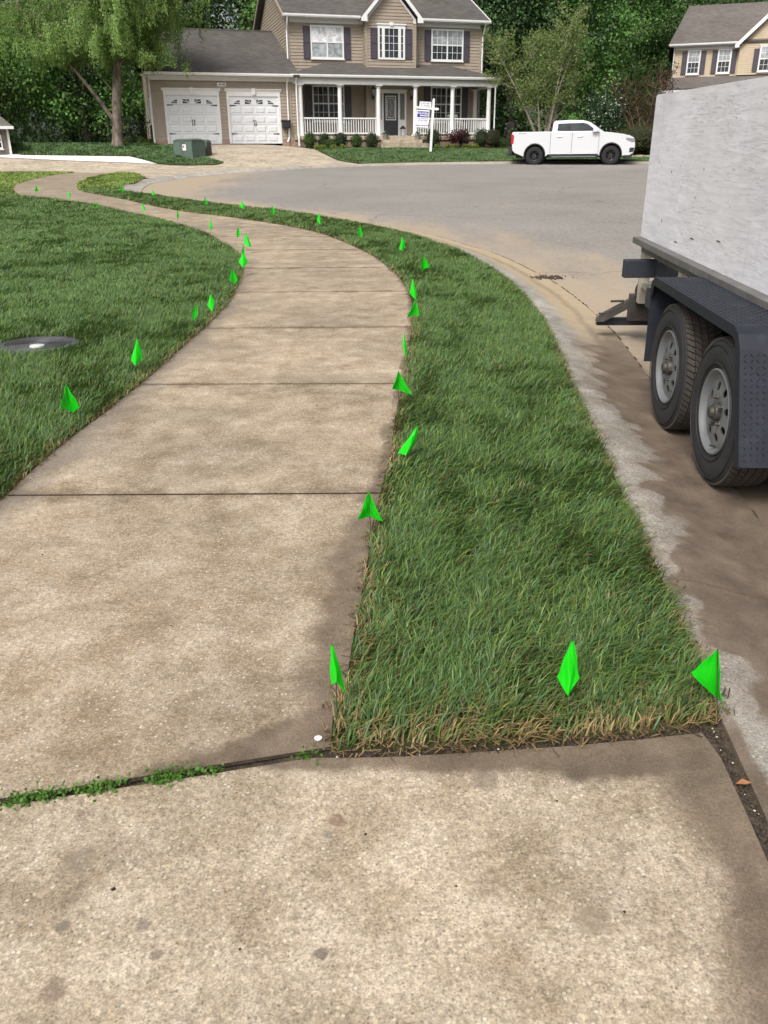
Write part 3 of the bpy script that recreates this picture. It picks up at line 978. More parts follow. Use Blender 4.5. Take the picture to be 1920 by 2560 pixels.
# roofs
roof_slab(HS, [(1.98, 1.65, 6.02), (13.28, 1.65, 6.02), (13.28, RIDGE_Y, RIDGE_Z), (1.98, RIDGE_Y, RIDGE_Z)], .13)
roof_slab(HS, [(1.98, RIDGE_Y, RIDGE_Z), (13.28, RIDGE_Y, RIDGE_Z), (13.28, DEP + .45, 6.02), (1.98, DEP + .45, 6.02)], .13)
sl = (RIDGE_Z - 6.02) / (RIDGE_Y - 1.65)
gy = 1.65 + (7.72 - 6.02) / sl
roof_slab(HS, [(6.0, BY - .3, 5.90), (7.63, BY - .3, 7.66), (7.63, gy, 7.66), (6.0, 2.0, 5.90)], .11)
roof_slab(HS, [(9.27, BY - .3, 5.90), (7.63, BY - .3, 7.66), (7.63, gy, 7.66), (9.27, 2.0, 5.90)], .11)
for s in (-1, 1):
    f = lambda a, yy: (lambda u, z: (7.63 + s * u, yy, z))
    MB().prism([(1.67, 5.72), (1.67, 5.89), (0, 7.68), (0, 7.45), (1.36, 5.99), (1.36, 5.72)], lambda u, z: (7.63 + s * u, BY - .335, z), lambda u, z: (7.63 + s * u, BY - .302, z)).build('rake_board', M['white'], HS)
    MB().prism([(1.36, 5.72), (1.36, 5.90), (0, 7.36), (0, 7.22), (1.22, 5.92), (1.22, 5.72)], lambda u, z: (7.63 + s * u, BY - .05, z), lambda u, z: (7.63 + s * u, BY - .005, z)).build('frieze', M['white'], HS)
    MB().add([(7.63 + s * 1.65, BY - .30, 5.775), (7.63 + s * 1.65, BY, 5.775), (7.63, BY, 7.535), (7.63, BY - .30, 7.535)], [(0, 1, 2, 3)]).build('soffit', M['white'], HS, recalc=False)
for x in (1.95, 13.25):
    MB().prism([(1.65, 5.87), (RIDGE_Y, 8.40), (DEP + .45, 5.87), (DEP + .45, 6.03), (RIDGE_Y, 8.56), (1.65, 6.03)], lambda a, b: (x, a, b), lambda a, b: (x + .06, a, b)).build('rake_board', M['white'] if x > 5 else M['siding'], HS)
boxes('frieze', M['white'], HS, [(2.0, 6.02, 1.66, 2.095, 5.86, 5.89), (9.25, 13.27, 1.66, 2.095, 5.86, 5.89), (2.39, 6.27, 2.06, 2.095, 5.68, 5.86), (8.99, 12.87, 2.06, 2.095, 5.68, 5.86)])
gutter(HS, 1.98, 6.02, 1.66, 5.88)
gutter(HS, 9.27, 13.28, 1.66, 5.88)
downspout(HS, [(2.22, 1.60, 5.88), (2.22, 1.75, 5.6), (2.24, 2.03, 5.3), (2.24, 2.03, 3.2)])
downspout(HS, [(13.0, 1.60, 5.88), (13.05, 1.85, 5.65), (13.03, 2.05, 5.3), (13.03, 2.05, 3.2)])
# porch
MB().box(1.98, 13.05, -.18, 2.1, .15, .34).build('porch_floor', M['fardrive'], HS, bevel=.015)
MB().box(2.05, 12.98, -.10, 2.1, -.4, .149).build('porch_foundation', M['brick'], HS)
MB().box(2.1, 12.95, .02, 2.08, 2.86, 2.90).build('porch_ceiling', M['white'], HS)
MB().box(2.02, 13.06, -.12, .12, 2.72, 3.02).box(2.02, 2.22, .12, 2.1, 2.72, 3.0).box(12.86, 13.06, .12, 2.1, 2.72, 3.0).build('porch_beam', M['white'], HS)
ex = .32
A, B_, C_, D_ = (1.82, -ex, 3.13), (13.24, -ex, 3.13), (11.26, 2.1, 3.86), (4.06, 2.1, 3.86)
roof_slab(HS, [A, B_, C_, D_], .10, name='porch_roof')
roof_slab(HS, [A, D_, (1.82, 2.1, 3.13)], .10, name='porch_roof')
roof_slab(HS, [B_, (13.24, 2.1, 3.13), C_], .10, name='porch_roof')
gutter(HS, 1.84, 13.24, -.31, 3.01)
downspout(HS, [(2.16, -.36, 3.0), (2.16, -.2, 2.78), (2.16, -.2, .45), (2.16, -.34, .25), (2.16, -.34, -.12)])
downspout(HS, [(12.98, -.36, 3.0), (12.90, -.2, 2.72), (12.90, -.2, .55), (13.15, -.25, .2)])
CU = [2.38, 4.42, 6.47, 8.48, 10.55, 12.63]
def column(u, y):
    m = MB()
    m.lathe([(.13, .44), (.125, .45), (.118, 1.2), (.105, 2.55), (.105, 2.56)], 14, c=(u, y, 0))
    m.box(u - .165, u + .165, y - .165, y + .165, .34, .40)
    m.lathe([(.155, .40), (.155, .425), (.13, .45)], 14, c=(u, y, 0))
    m.lathe([(.105, 2.56), (.13, 2.585), (.105, 2.61), (.12, 2.64), (.16, 2.67)], 14, c=(u, y, 0))
    m.box(u - .17, u + .17, y - .17, y + .17, 2.67, 2.73)
    return m.build('porch_column', M['white'], HS, smooth=True)
for u in CU:
    column(u, 0)
column(2.38, 1.92)
column(12.63, 1.92)
def railing(a, b, side=False):
    L = b - a
    r_ = thing('railing', None, None)
    r_.parent = HS
    f = (lambda m: m)
    if side:
        r_.location = (12.63, a, 0)
        r_.rotation_euler = (0, 0, R(90))
    else:
        r_.location = (a, 0, 0)
    MB().box(0, L, -.045, .045, 1.14, 1.21).build('top_rail', M['white'], r_)
    MB().box(0, L, -.035, .035, .44, .51).build('bottom_rail', M['white'], r_)
    n = max(int(L / .125), 2)
    bm_ = MB().box(-.019, .019, -.019, .019, .51, 1.14).mesh('baluster')
    for i in range(n):
        put('baluster', bm_, M['white'], r_, loc=(L * (i + .5) / n, 0, 0))
for i in (0, 1, 3, 4):
    railing(CU[i] + .12, CU[i + 1] - .12)
railing(.15, 1.78, True)
# windows and shutters
Y0 = 2.1
window(HS, 3.46, 5.22, 4.07, 5.58, Y0, 2, None, ('glassblind', 'glasscurt'))
shutter(HS, 3.08, 3.45, 4.06, 5.52, Y0); shutter(HS, 5.23, 5.59, 4.06, 5.52, Y0)
window(HS, 10.06, 11.90, 4.10, 5.60, Y0, 2, (3, 2), ('glasscurt', 'glass'))
shutter(HS, 9.69, 10.05, 4.09, 5.54, Y0); shutter(HS, 11.91, 12.27, 4.09, 5.54, Y0)
window(HS, 3.44, 5.18, 1.10, 2.84, Y0, 2)
shutter(HS, 3.05, 3.43, 1.10, 2.80, Y0); shutter(HS, 5.19, 5.56, 1.10, 2.80, Y0)
window(HS, 10.06, 11.88, 1.12, 2.86, Y0, 2)
shutter(HS, 9.68, 10.05, 1.12, 2.82, Y0); shutter(HS, 11.89, 12.25, 1.12, 2.82, Y0)
# tall centre window with side lights
o = MB().box(6.90, 8.38, BY - .07, BY, 4.04, 4.13).box(6.90, 7.0, BY - .07, BY, 4.13, 5.46).box(8.28, 8.38, BY - .07, BY, 4.13, 5.46).box(7.12, 7.27, BY - .075, BY, 4.13, 5.46).box(8.01, 8.16, BY - .075, BY, 4.13, 5.46).box(6.88, 8.40, BY - .07, BY, 5.46, 5.62).box(6.84, 8.44, BY - .11, BY, 5.62, 5.69).prism([(7.57, 5.58), (7.71, 5.58), (7.74, 5.74), (7.54, 5.74)], lambda a, b: (a, BY - .13, b), lambda a, b: (a, BY, b)).build('window', M['white'], HS)
for a, b, nx in ((7.0, 7.12, 1), (7.27, 8.01, 3), (8.16, 8.28, 1)):
    MB().box(a, b, BY - .035, BY, 4.13, 5.46).build('pane', M['glass'], o)
    g = MB()
    for i in range(1, nx):
        x = a + (b - a) * i / nx
        g.box(x - .009, x + .009, BY - .05, BY - .034, 4.13, 5.46)
    for i in range(1, 4):
        z = 4.13 + 1.33 * i / 4
        g.box(a, b, BY - .048, BY - .034, z - .009, z + .009)
    g.build('grille', M['white'], o)
shutter(HS, 6.51, 6.88, 4.08, 5.48, BY); shutter(HS, 8.40, 8.77, 4.08, 5.48, BY)
# front door
d = MB().box(7.18, 8.0, BY - .035, BY, .40, 2.46).build('front_door', M['doorpaint'], HS)
fr = MB().box(6.72, 6.80, BY - .06, BY, .36, 2.56).box(7.08, 7.18, BY - .06, BY, .36, 2.56).box(8.0, 8.10, BY - .06, BY, .36, 2.56).box(8.38, 8.46, BY - .06, BY, .36, 2.56).box(6.66, 8.52, BY - .07, BY, 2.56, 2.64).box(6.80, 7.08, BY - .05, BY, .36, 1.18).box(8.10, 8.38, BY - .05, BY, .36, 1.18).box(6.80, 7.08, BY - .05, BY, 2.46, 2.56).box(7.18, 8.0, BY - .05, BY, 2.46, 2.56).box(8.10, 8.38, BY - .05, BY, 2.46, 2.56).box(6.66, 8.52, BY - .12, BY, .345, .40)
fr.build('door_frame', M['white'], d)
for a, b in ((6.84, 7.04), (8.14, 8.34)):
    MB().box(a, b, BY - .03, BY, 1.22, 2.42).build('side_light', M['lead'], d)
dg = [(7.30, 1.16), (7.88, 1.16), (7.88, 2.34), (7.30, 2.34)]
MB().box(7.30, 7.88, BY - .055, BY - .03, 1.16, 1.20).box(7.30, 7.88, BY - .055, BY - .03, 2.30, 2.34).box(7.30, 7.34, BY - .055, BY - .03, 1.20, 2.30).box(7.84, 7.88, BY - .055, BY - .03, 1.20, 2.30).build('glass_frame', M['white'], d)
MB().box(7.34, 7.84, BY - .045, BY - .03, 1.20, 2.30).build('door_glass', M['lead'], d)
oc = [(7.46, 1.28), (7.72, 1.28), (7.79, 1.42), (7.79, 2.08), (7.72, 2.22), (7.46, 2.22), (7.39, 2.08), (7.39, 1.42)]
MB().tube([(a, BY - .048, b) for a, b in oc + oc[:1]], .012, 5).tube([(7.59, BY - .048, 1.4), (7.52, BY - .048, 1.6), (7.66, BY - .048, 1.8), (7.55, BY - .048, 2.0), (7.59, BY - .048, 2.15)], .008, 5).build('leading', M['white'], d)
MB().lathe([(.0, -.10), (.03, -.09), (.032, -.07), (.015, -.05), (.015, 0)], 10, 'y', (7.25, BY - .03, 1.28)).build('door_knob', M['black'], d)
MB().lathe([(.0, -.03), (.025, -.03), (.028, 0)], 10, 'y', (7.25, BY - .03, 1.45)).build('deadbolt', M['black'], d)
# wall lanterns
for u in (6.60, 8.74):
    l = MB().lathe([(0, 2.86), (.02, 2.84), (.025, 2.76), (.10, 2.66), (.10, 2.64), (.085, 2.63)], 8, c=(u, BY - .16, 0)).lathe([(.0, 2.18), (.03, 2.20), (.055, 2.30), (.06, 2.32)], 8, c=(u, BY - .16, 0)).tube([(u, BY - .16, 2.26), (u, BY - .05, 2.18), (u, BY - .03, 2.34)], .018, 6).box(u - .05, u + .05, BY - .05, BY - .01, 2.16, 2.42).build('wall_lantern', M['black'], HS)
    MB().lathe([(.055, 2.32), (.085, 2.63)], 8, c=(u, BY - .16, 0)).build('lantern_glass', M['glasscurt'], l)
# steps
MB().box(6.55, 8.72, -.52, -.185, -.02, .155).build('step', M['fardrive'], HS, bevel=.012)
MB().box(6.35, 8.95, -.90, -.525, -.30, -.03).build('step', M['fardrive'], HS, bevel=.012)
# number plate
def text(name, body, size, mat, parent, loc, rot, align='CENTER', bold=0.0, ext=.002):
    cu = bpy.data.curves.new(name, 'FONT')
    cu.body = body
    cu.size = size
    cu.align_x = align
    cu.align_y = 'CENTER'
    cu.extrude = ext
    cu.offset = bold
    cu.resolution_u = 3
    to = bpy.data.objects.new(name, cu)
    COL.objects.link(to)
    dg_ = bpy.context.evaluated_depsgraph_get()
    me = bpy.data.meshes.new_from_object(to.evaluated_get(dg_))
    bpy.data.objects.remove(to)
    o = put(name, me, mat, parent)
    o.location = loc
    o.rotation_euler = rot
    return o
rr = [(-.215 + .055 * 0 + .0, 0)]
pl = []
for cx, cz, a0 in ((.175, .04, 0), (-.175, .04, 90), (-.175, -.04, 180), (.175, -.04, 270)):
    for k in range(4):
        a = R(a0 + 30 * k)
        pl.append((-1.50 + cx + .04 * math.cos(a), 2.635 + cz + .04 * math.sin(a)))
o = MB().prism(pl, lambda a, b: (a, -.03, b), lambda a, b: (a, 0, b)).build('number_plate', M['white'], HS)
text('house_number', '44108', .125, M['black'], o, (-1.50, -.034, 2.63), (R(90), 0, 0), bold=.002)
# ------------------------------------------------------------------ neighbour's house on the right
A2 = R(-17.4)
H2 = thing('house', 'cream sided house with purple grey shutters rising behind the plywood trailer', 'house', (20.4, 64.9, 6.84), A2)
m = MB()
m.box(0, 11.5, .013, 9.5, -4.8, 1.72)
siding(m, [(0, -4.0), (11.5, -4.0), (11.5, 1.60), (0, 1.60)], front(.012), .125)
m.build('wall', M['siding2'], H2, recalc=False)
m = MB()
m.box(4.12, 8.9, -.25, .3, -.1, 1.8)
siding(m, [(4.12, -.1), (8.9, -.1), (8.9, 1.75), (6.5, 4.05), (4.12, 1.75)], front(-.26), .125)
m.add([(4.12, -.255, 1.75), (8.9, -.255, 1.75), (6.5, -.255, 4.05)], [(0, 1, 2)])
m.build('gable_wall', M['siding2'], H2, recalc=False)
roof_slab(H2, [(-.46, -.42, 1.92), (12, -.42, 1.92), (11.0, 5.5, 4.95), (.62, 5.5, 4.95)], .13, M['shingle2'])
roof_slab(H2, [(-.46, -.42, 1.92), (.62, 5.5, 4.95), (-.46, 10, 1.92)], .13, M['shingle2'])
roof_slab(H2, [(.62, 5.5, 4.95), (11.0, 5.5, 4.95), (12, 10, 1.92), (-.46, 10, 1.92)], .13, M['shingle2'])
gb = -.42 + (4.2 - 1.92) / ((4.95 - 1.92) / 5.92)
roof_slab(H2, [(3.82, -.6, 1.72), (6.5, -.6, 4.30), (6.5, gb, 4.30), (3.82, -.1, 1.72)], .11, M['shingle2'])
roof_slab(H2, [(9.2, -.6, 1.72), (6.5, -.6, 4.30), (6.5, gb, 4.30), (9.2, -.1, 1.72)], .11, M['shingle2'])
for s in (-1, 1):
    MB().prism([(2.72, 1.52), (2.72, 1.72), (0, 4.34), (0, 4.04), (2.45, 1.68), (2.45, 1.52)], lambda u, z: (6.5 + s * u, -.64, z), lambda u, z: (6.5 + s * u, -.605, z)).build('rake_board', M['white'], H2)
gutter(H2, -.46, 3.95, -.41, 1.78)
MB().box(-.4, 3.95, -.40, -.005, 1.74, 1.77).box(.0, 4.1, -.04, -.002, 1.56, 1.74).build('frieze', M['white'], H2)
downspout(H2, [(-.1, -.45, 1.78), (-.06, -.1, 1.5), (-.06, -.06, -.1)])
for u0, u1 in ((.84, 1.69), (2.79, 3.67)):
    window(H2, u0, u1, .05, 1.54, -.014, 1, (3, 2), ('glasscurt', 'glass'), 0, .09)
    shutter(H2, u0 - .35, u0 - .02, .06, 1.46, -.014); shutter(H2, u1 + .02, u1 + .35, .06, 1.46, -.014)
window(H2, 5.40, 7.2, .05, 1.58, -.275, 2, (3, 2), ('glasscurt', 'glass'), .06, .09)
shutter(H2, 5.05, 5.38, .06, 1.44, -.275); shutter(H2, 7.22, 7.55, .06, 1.44, -.275)
roof_slab(H2, [(-.9, -2.6, -.95), (12, -2.6, -.95), (12, -.02, -.10), (-.05, -.02, -.10)], .1, M['shingle2'], 'porch_roof')
MB().box(-.8, 12, -2.55, -2.3, -1.25, -1.04).build('porch_beam', M['white'], H2)
pc = MB()
for u in (-.5, 2.5, 5.5, 8.5, 11.5):
    MB().box(u - .1, u + .1, -2.5, -2.3, -4.4, -1.25).build('porch_column', M['white'], H2)

# ------------------------------------------------------------------ corner of a small building at the left edge
SX, SY = site(27, 388)
SZ = terr(SX, SY)
SH = thing('shed', 'small grey board shed with shingle roof at the left edge', 'shed', (SX, SY + .1, SZ), R(24))
SHW, SHH = 4.2, 1.10
sm = MB()
bw = .14
x = -SHW
for k in range(int(SHW / bw)):
    sm.box(-(k + 1) * bw + .012, -k * bw, -.015, .02, 0, SHH)
sm.box(-SHW, -.01, 0, 3.5, 0, SHH)
M['barn'] = plain('grey_brown_boards', (.20, .17, .15), .85, var=.2, sc=3)
sm.build('wall', M['barn'], SH)
MB().box(-.06, .03, -.035, .05, 0, SHH).build('corner_board', M['white'], SH)
roof_slab(SH, [(-SHW, -.30, SHH + .02), (.25, -.30, SHH + .02), (-.72, 1.75, SHH + 1.05), (-SHW, 1.75, SHH + 1.05)], .09, M['shingle2'])
roof_slab(SH, [(.25, -.30, SHH + .02), (.25, 3.8, SHH + .02), (-.72, 1.75, SHH + 1.05)], .09, M['shingle2'])
MB().box(-SHW, .25, -.35, -.305, SHH - .07, SHH + .045).build('fascia', M['white'], SH)
window(SH, -1.10, -.30, .26, .80, -.016, 2, None, fr=.05)
M['navy'] = plain('navy_cloth', (.02, .025, .06), .8)
M['red'] = plain('red_cloth', (.25, .02, .03), .8)
fl = thing('house_flag', 'dark red and navy flag hanging from the shed eave', 'flag', (SX - .45, SY - .45, SZ + .72), R(20))
MB().tube([(0, .35, -.02), (.0, 0, .55)], .012, 6).build('flag_pole', M['white'], fl)
def cloth(name, pts, mat, parent):
    m = MB()
    nu, nv = 8, 6
    a, b, c, d = [Vector(q) for q in pts]
    V = []
    for j in range(nv + 1):
        for i in range(nu + 1):
            u, v = i / nu, j / nv
            p = (a * (1 - u) + b * u) * (1 - v) + (d * (1 - u) + c * u) * v
            V.append(p + Vector((0, .03 * math.sin(u * 7 + v * 2), 0)))
    m.add(V, [(j * 9 + i, j * 9 + i + 1, (j + 1) * 9 + i + 1, (j + 1) * 9 + i) for j in range(nv) for i in range(nu)])
    o = m.build(name, mat, parent, smooth='all', recalc=False)
    s = o.modifiers.new('thick', 'SOLIDIFY')
    s.thickness = .003
    return o
cloth('red_field', [(-.42, 0, .55), (.02, 0, .55), (.14, 0, .24), (-.42, 0, .28)], M['red'], fl)
cloth('navy_field', [(-.42, .01, .28), (.14, .01, .24), (.24, .01, .12), (-.42, .01, .08)], M['navy'], fl)

# ------------------------------------------------------------------ white pickup truck
M['carpaint'] = NT('white_car_paint').done((.57, .58, .60), .22, spec=.5, Coat_Weight=.6, Coat_Roughness=.05)
M['tyre'] = plain('tyre_rubber', (.013, .013, .014), .85, var=.2, sc=10)
M['blackplastic'] = plain('black_plastic', (.016, .016, .018), .6)
M['glossblack'] = NT('gloss_black_alloy').done((.02, .02, .022), .22, .6)
M['autoglass'] = glass_mat('car_glass', (.012, .018, .02), .05, .25)
M['tailred'] = NT('tail_lamp_red').done((.42, .012, .025), .2, spec=.6)
M['chrome'] = NT('bright_metal').done((.62, .62, .64), .25, 1.)
M['lens'] = NT('lamp_lens').done((.28, .29, .31), .12, .3)
TH = R(-14)
tc = np.array([8.39, 39.48])
off = np.array([1.63, -.80])
Rm = np.array([[math.cos(TH), -math.sin(TH)], [math.sin(TH), math.cos(TH)]])
to = tc - Rm @ off
TK = thing('pickup_truck', 'white crew cab pickup truck with black wheels parked at the far curb', 'truck', (to[0], to[1], terr(tc[0], tc[1]) - .085), TH)
def arch(cx, r_, z=.40, a0=-8, a1=188, n=14):
    return [(cx + r_ * math.cos(R(a0 + (a1 - a0) * k / n)), z + r_ * math.sin(R(a0 + (a1 - a0) * k / n))) for k in range(n + 1)]
prof = [(-.88, .50), (-.98, .60), (-1.02, .95), (-1.02, 1.30), (-.98, 1.345), (.70, 1.335), (1.8, 1.32), (2.90, 1.30), (3.3, 1.262), (3.7, 1.205), (4.0, 1.135), (4.16, 1.06), (4.21, .96), (4.245, .78), (4.24, .60), (4.18, .44), (4.05, .36), (3.82, .35)] + arch(3.26, .47) + [(2.70, .43), (.60, .43)] + arch(0, .47)
bm = MB().prism(prof, lambda a, b: (a, -.93, b), lambda a, b: (a, .93, b))
bm.build('body', M['carpaint'], TK, smooth=True, bevel=.045)
cab = [(.70, 1.30), (.745, 1.68), (.82, 1.765), (1.4, 1.785), (2.0, 1.77), (2.30, 1.69), (2.62, 1.48), (2.93, 1.285)]
hw = lambda z: .90 - (z - 1.3) * .22
MB().prism(cab, lambda a, b: (a, -hw(b), b), lambda a, b: (a, hw(b), b)).build('cab', M['carpaint'], TK, smooth=True, bevel=.03)
for s in (-1, 1):
    g = lambda e: (lambda a, b: (a, s * (hw(b) + e), b))
    for nm, p in (('rear_side_window', [(.93, 1.36), (.95, 1.645), (1.50, 1.66), (1.50, 1.345)]), ('front_side_window', [(1.66, 1.345), (1.66, 1.66), (2.02, 1.665), (2.20, 1.62), (2.60, 1.345)])):
        MB().prism(p, g(.006), g(-.02)).build(nm, M['autoglass'], TK)
    MB().prism([(1.50, 1.345), (1.50, 1.66), (1.66, 1.66), (1.66, 1.345)], g(.005), g(-.02)).build('pillar_trim', M['blackplastic'], TK)
    for x in (.66, 1.58, 2.72):
        MB().box(x - .006, x + .006, s * .9335 - .004, s * .9335 + .004, .46, 1.30).build('door_gap', M['blackplastic'], TK)
    for x in (.92, 1.80):
        MB().box(x, x + .24, s * .945 - .02, s * .945 + .02, 1.11, 1.15).build('door_handle', M['carpaint'], TK, bevel=.012)
    mi = MB().prism([(2.44, 1.28), (2.70, 1.30), (2.70, 1.43), (2.50, 1.47), (2.44, 1.42)], lambda a, b: (a, s * .93, b), lambda a, b: (a, s * 1.10, b)).build('mirror', M['carpaint'], TK, bevel=.03)
    MB().box(2.42, 2.439, s * 1.02 - .07, s * 1.02 + .07, 1.31, 1.42).build('mirror_glass', M['autoglass'], mi)
    MB().box(.62, 2.72, s * .95 - .07, s * .95 + .07, .28, .315).box(.62, 2.72, s * .90 - .05, s * .90 + .05, .32, .40).build('running_board', M['blackplastic'], TK, bevel=.01)
    MB().box(.75, 2.62, s * 1.0 - .03, s * 1.0 + .03, .3155, .335).build('step_trim', M['chrome'], TK)
    MB().prism([(-1.045, .86), (-.94, .86), (-.92, 1.20), (-.98, 1.25), (-1.045, 1.27)], lambda a, b: (a, s * .72, b), lambda a, b: (a, s * .938, b)).build('tail_light', M['tailred'], TK, bevel=.012)
    MB().prism([(3.84, 1.06), (3.86, .96), (4.10, .86), (4.232, .88), (4.21, 1.02)], lambda a, b: (a, s * .60, b), lambda a, b: (a, s * .9365, b)).build('head_light', M['lens'], TK, bevel=.015)
    MB().prism([(4.02, .47), (4.18, .49), (4.235, .66), (4.03, .66)], lambda a, b: (a, s * .70, b), lambda a, b: (a, s * .937, b)).build('fog_light_recess', M['blackplastic'], TK)
    for cx in (0, 3.26):
        ap = arch(cx, .475, .40, 0, 180, 16)
        ai = arch(cx, .435, .40, 0, 180, 16)[::-1]
        MB().prism(ap + ai, lambda a, b: (a, s * .50, b), lambda a, b: (a, s * .936, b)).build('arch_liner', M['blackplastic'], TK)
        MB().lathe([(.47, -.01), (.47, .01)], 20, 'y', (cx, s * .50, .42)).build('wheel_well', M['blackplastic'], TK)
MB().prism([(2.335, 1.70), (2.635, 1.495), (2.90, 1.315), (2.88, 1.30), (2.62, 1.47), (2.32, 1.68)], lambda a, b: (a, -hw(b) + .07, b + .012), lambda a, b: (a, hw(b) - .07, b + .012)).build('windscreen', M['autoglass'], TK)
MB().box(-1.16, -.99, -.88, .88, .44, .68).box(-1.18, -.98, -.9, .9, .681, .71).build('rear_bumper', M['blackplastic'], TK, bevel=.02)
MB().box(-1.165, -1.0, -.86, .86, .60, .652).build('bumper_chrome', M['chrome'], TK)
MB().box(-1.30, -1.0, -.04, .04, .40, .46).box(-1.31, -1.27, -.03, .03, .32, .40).build('tow_hitch', M['blackplastic'], TK)
MB().prism([(3.82, .36), (3.86, .22), (4.1, .24), (4.22, .40), (4.24, .50)], lambda a, b: (a, -.90, b), lambda a, b: (a, .90, b)).build('front_valance', M['blackplastic'], TK, bevel=.02)
MB().box(4.235, 4.262, -.55, .55, .68, 1.0).build('grille', M['blackplastic'], TK)
MB().box(-.85, 3.8, -.55, .55, .30, .44).build('chassis', M['blackplastic'], TK)
text('decal', 'Z71 4X4', .085, plain('grey_red_decal', (.22, .10, .10), .5), TK, (-.56, -.933, 1.275), (R(90), 0, 0), ext=.001)
tp = [(.20, -.10), (.215, -.125), (.30, -.128), (.352, -.118), (.372, -.09), (.374, 0), (.372, .09), (.352, .118), (.30, .128), (.215, .125), (.20, .10)]
def truck_wheel(x, y, s):
    wv = thing('wheel', None, None, (x, y, .372))
    wv.parent = TK
    wv.rotation_euler = (0, 0, 0 if s < 0 else math.pi)
    m = MB().lathe(tp, 36, 'y', cap=False)
    for k in range(44):
        a0, a1 = 2 * math.pi * (k + .1) / 44, 2 * math.pi * (k + .75) / 44
        for y0, y1 in ((-.115, -.05), (-.03, .03), (.05, .115)):
            q = [(r_ * math.cos(a), yy, r_ * math.sin(a)) for r_ in (.368, .383) for yy in (y0, y1) for a in (a0, a1)]
            m.add(q, [(4, 5, 7, 6), (0, 4, 6, 2), (1, 3, 7, 5), (0, 1, 5, 4), (2, 6, 7, 3)])
    m.build('tyre', M['tyre'], wv)
    rm = MB().lathe([(.205, -.108), (.19, -.10), (.185, .05), (.10, .06), (0, .06)], 30, 'y', cap=False)
    for k in range(6):
        a = 2 * math.pi * k / 6
        c, s_ = math.cos(a), math.sin(a)
        q = []
        for (rr_, wd, yy) in ((.03, .03, -.085), (.195, .048, -.10), (.195, .048, -.07), (.03, .03, -.05)):
            q += [(rr_ * c - wd * s_, yy, rr_ * s_ + wd * c), (rr_ * c + wd * s_, yy, rr_ * s_ - wd * c)]
        rm.add(q, [(0, 1, 3, 2), (2, 3, 5, 4), (4, 5, 7, 6), (0, 2, 4, 6), (1, 7, 5, 3)])
    rm.lathe([(0, -.11), (.045, -.105), (.05, -.085), (.05, 0)], 14, 'y')
    rm.build('rim', M['glossblack'], wv)
    nb = MB()
    for k in range(6):
        a = 2 * math.pi * (k + .5) / 6
        nb.lathe([(0, -.10), (.011, -.10), (.011, -.07)], 6, 'y', (.06 * math.cos(a), 0, .06 * math.sin(a)))
    nb.build('lug_nut', M['chrome'], wv)
for x in (0, 3.26):
    truck_wheel(x, -.80, -1)
    truck_wheel(x, .80, 1)

# ------------------------------------------------------------------ trailer
TR = thing('trailer', 'tandem axle trailer with weathered white plywood sides parked in the gutter', 'trailer', (1.592, 4.03, terr(1.592, 4.03) - .083), R(-2.6))
TR.rotation_euler = (math.atan(.028), 0, R(-2.6))
def ply_mat():
    t = NT('weathered_painted_plywood')
    o = t.obj()
    gr = t.noise(3.0, 6, .65, t.map(o, (1, 1.0, 9)), dist=.5)
    ck = t.noise(9, 8, .75, t.map(o, (1, 1.1, 12), (R(4), 0, 0)), dist=.5)
    zone = t.rng(t.noise(1.5, 3, .5, t.map(o, (1, .8, 1.5))), .36, .60)
    crk = t.ma('MULTIPLY', t.rng(ck, .53, .62, 0, 1, True), zone)
    v = t.ma('ADD', t.rng(gr, .3, .7, .84, 1.10), t.rng(t.noise(1.1, 4, .6, o), .3, .7, -.10, .08))
    c = t.n('HueSaturation', {'Color': (.73, .72, .765), 'Value': v})
    c = t.mix(t.rng(t.noise(.9, 4, .6, t.map(o, (1, 1, .5))), .52, .75, 0, .35), c, (.66, .63, .57))
    c = t.mix(t.ma('MULTIPLY', crk, .34), c, (.26, .25, .25))
    run = t.rng(t.noise(5, 4, .6, t.map(o, (1, 3.5, .25))), .6, .76, 0, .18)
    c = t.mix(run, c, (.36, .34, .32))
    lc = t.noise(2.2, 5, .6, t.map(o, (1, .7, 3.0), (R(8), 0, 0)), dist=.9)
    line = t.ma('MULTIPLY', t.rng(t.ma('ABSOLUTE', t.ma('SUBTRACT', lc, .56)), 0, .004, 1, 0), t.rng(t.noise(2.6, 3, .5, o), .52, .6))
    c = t.mix(t.ma('MULTIPLY', line, .75), c, (.13, .12, .12))
    t.bump(t.ma('SUBTRACT', t.ma('MULTIPLY', gr, .5), t.ma('ADD', crk, line)), .55, .006)
    return t.done(c, .75, spec=.25)
M['ply'] = ply_mat()
M['steel'] = plain('dark_navy_steel', (.022, .026, .036), .5, var=.25, sc=8, bump=.2)
M['greysteel'] = plain('worn_grey_steel', (.13, .125, .12), .6, var=.3, sc=10, bump=.2)
M['rust'] = plain('rusty_steel', (.060, .052, .045), .8, var=.4, sc=14)
M['wood'] = plain('pale_wood_post', (.50, .46, .38), .8, var=.25, sc=9)
def plate_mat():
    t = NT('diamond_plate')
    o = t.obj()
    n = t.noise(9, 5, .65, o)
    c = t.n('HueSaturation', {'Color': (.014, .017, .026), 'Value': t.rng(n, .3, .7, .7, 1.35)})
    c = t.mix(t.rng(n, .56, .72, 0, .18), c, (.08, .075, .07))
    t.bump(t.noise(120, 2, .6, o), .15, .002)
    return t.done(c, t.rng(n, .3, .7, .52, .7), spec=.35)
M['plate'] = plate_mat()
YN, YF = -3.0, 2.85
pp = [(YN, .836), (YF, .836), (YF, 1.80)] + [(YF - .03 + .03 * math.cos(R(a)), 1.80 + .03 * math.sin(R(a))) for a in (30, 60, 90)] + [(YN, 1.83)]
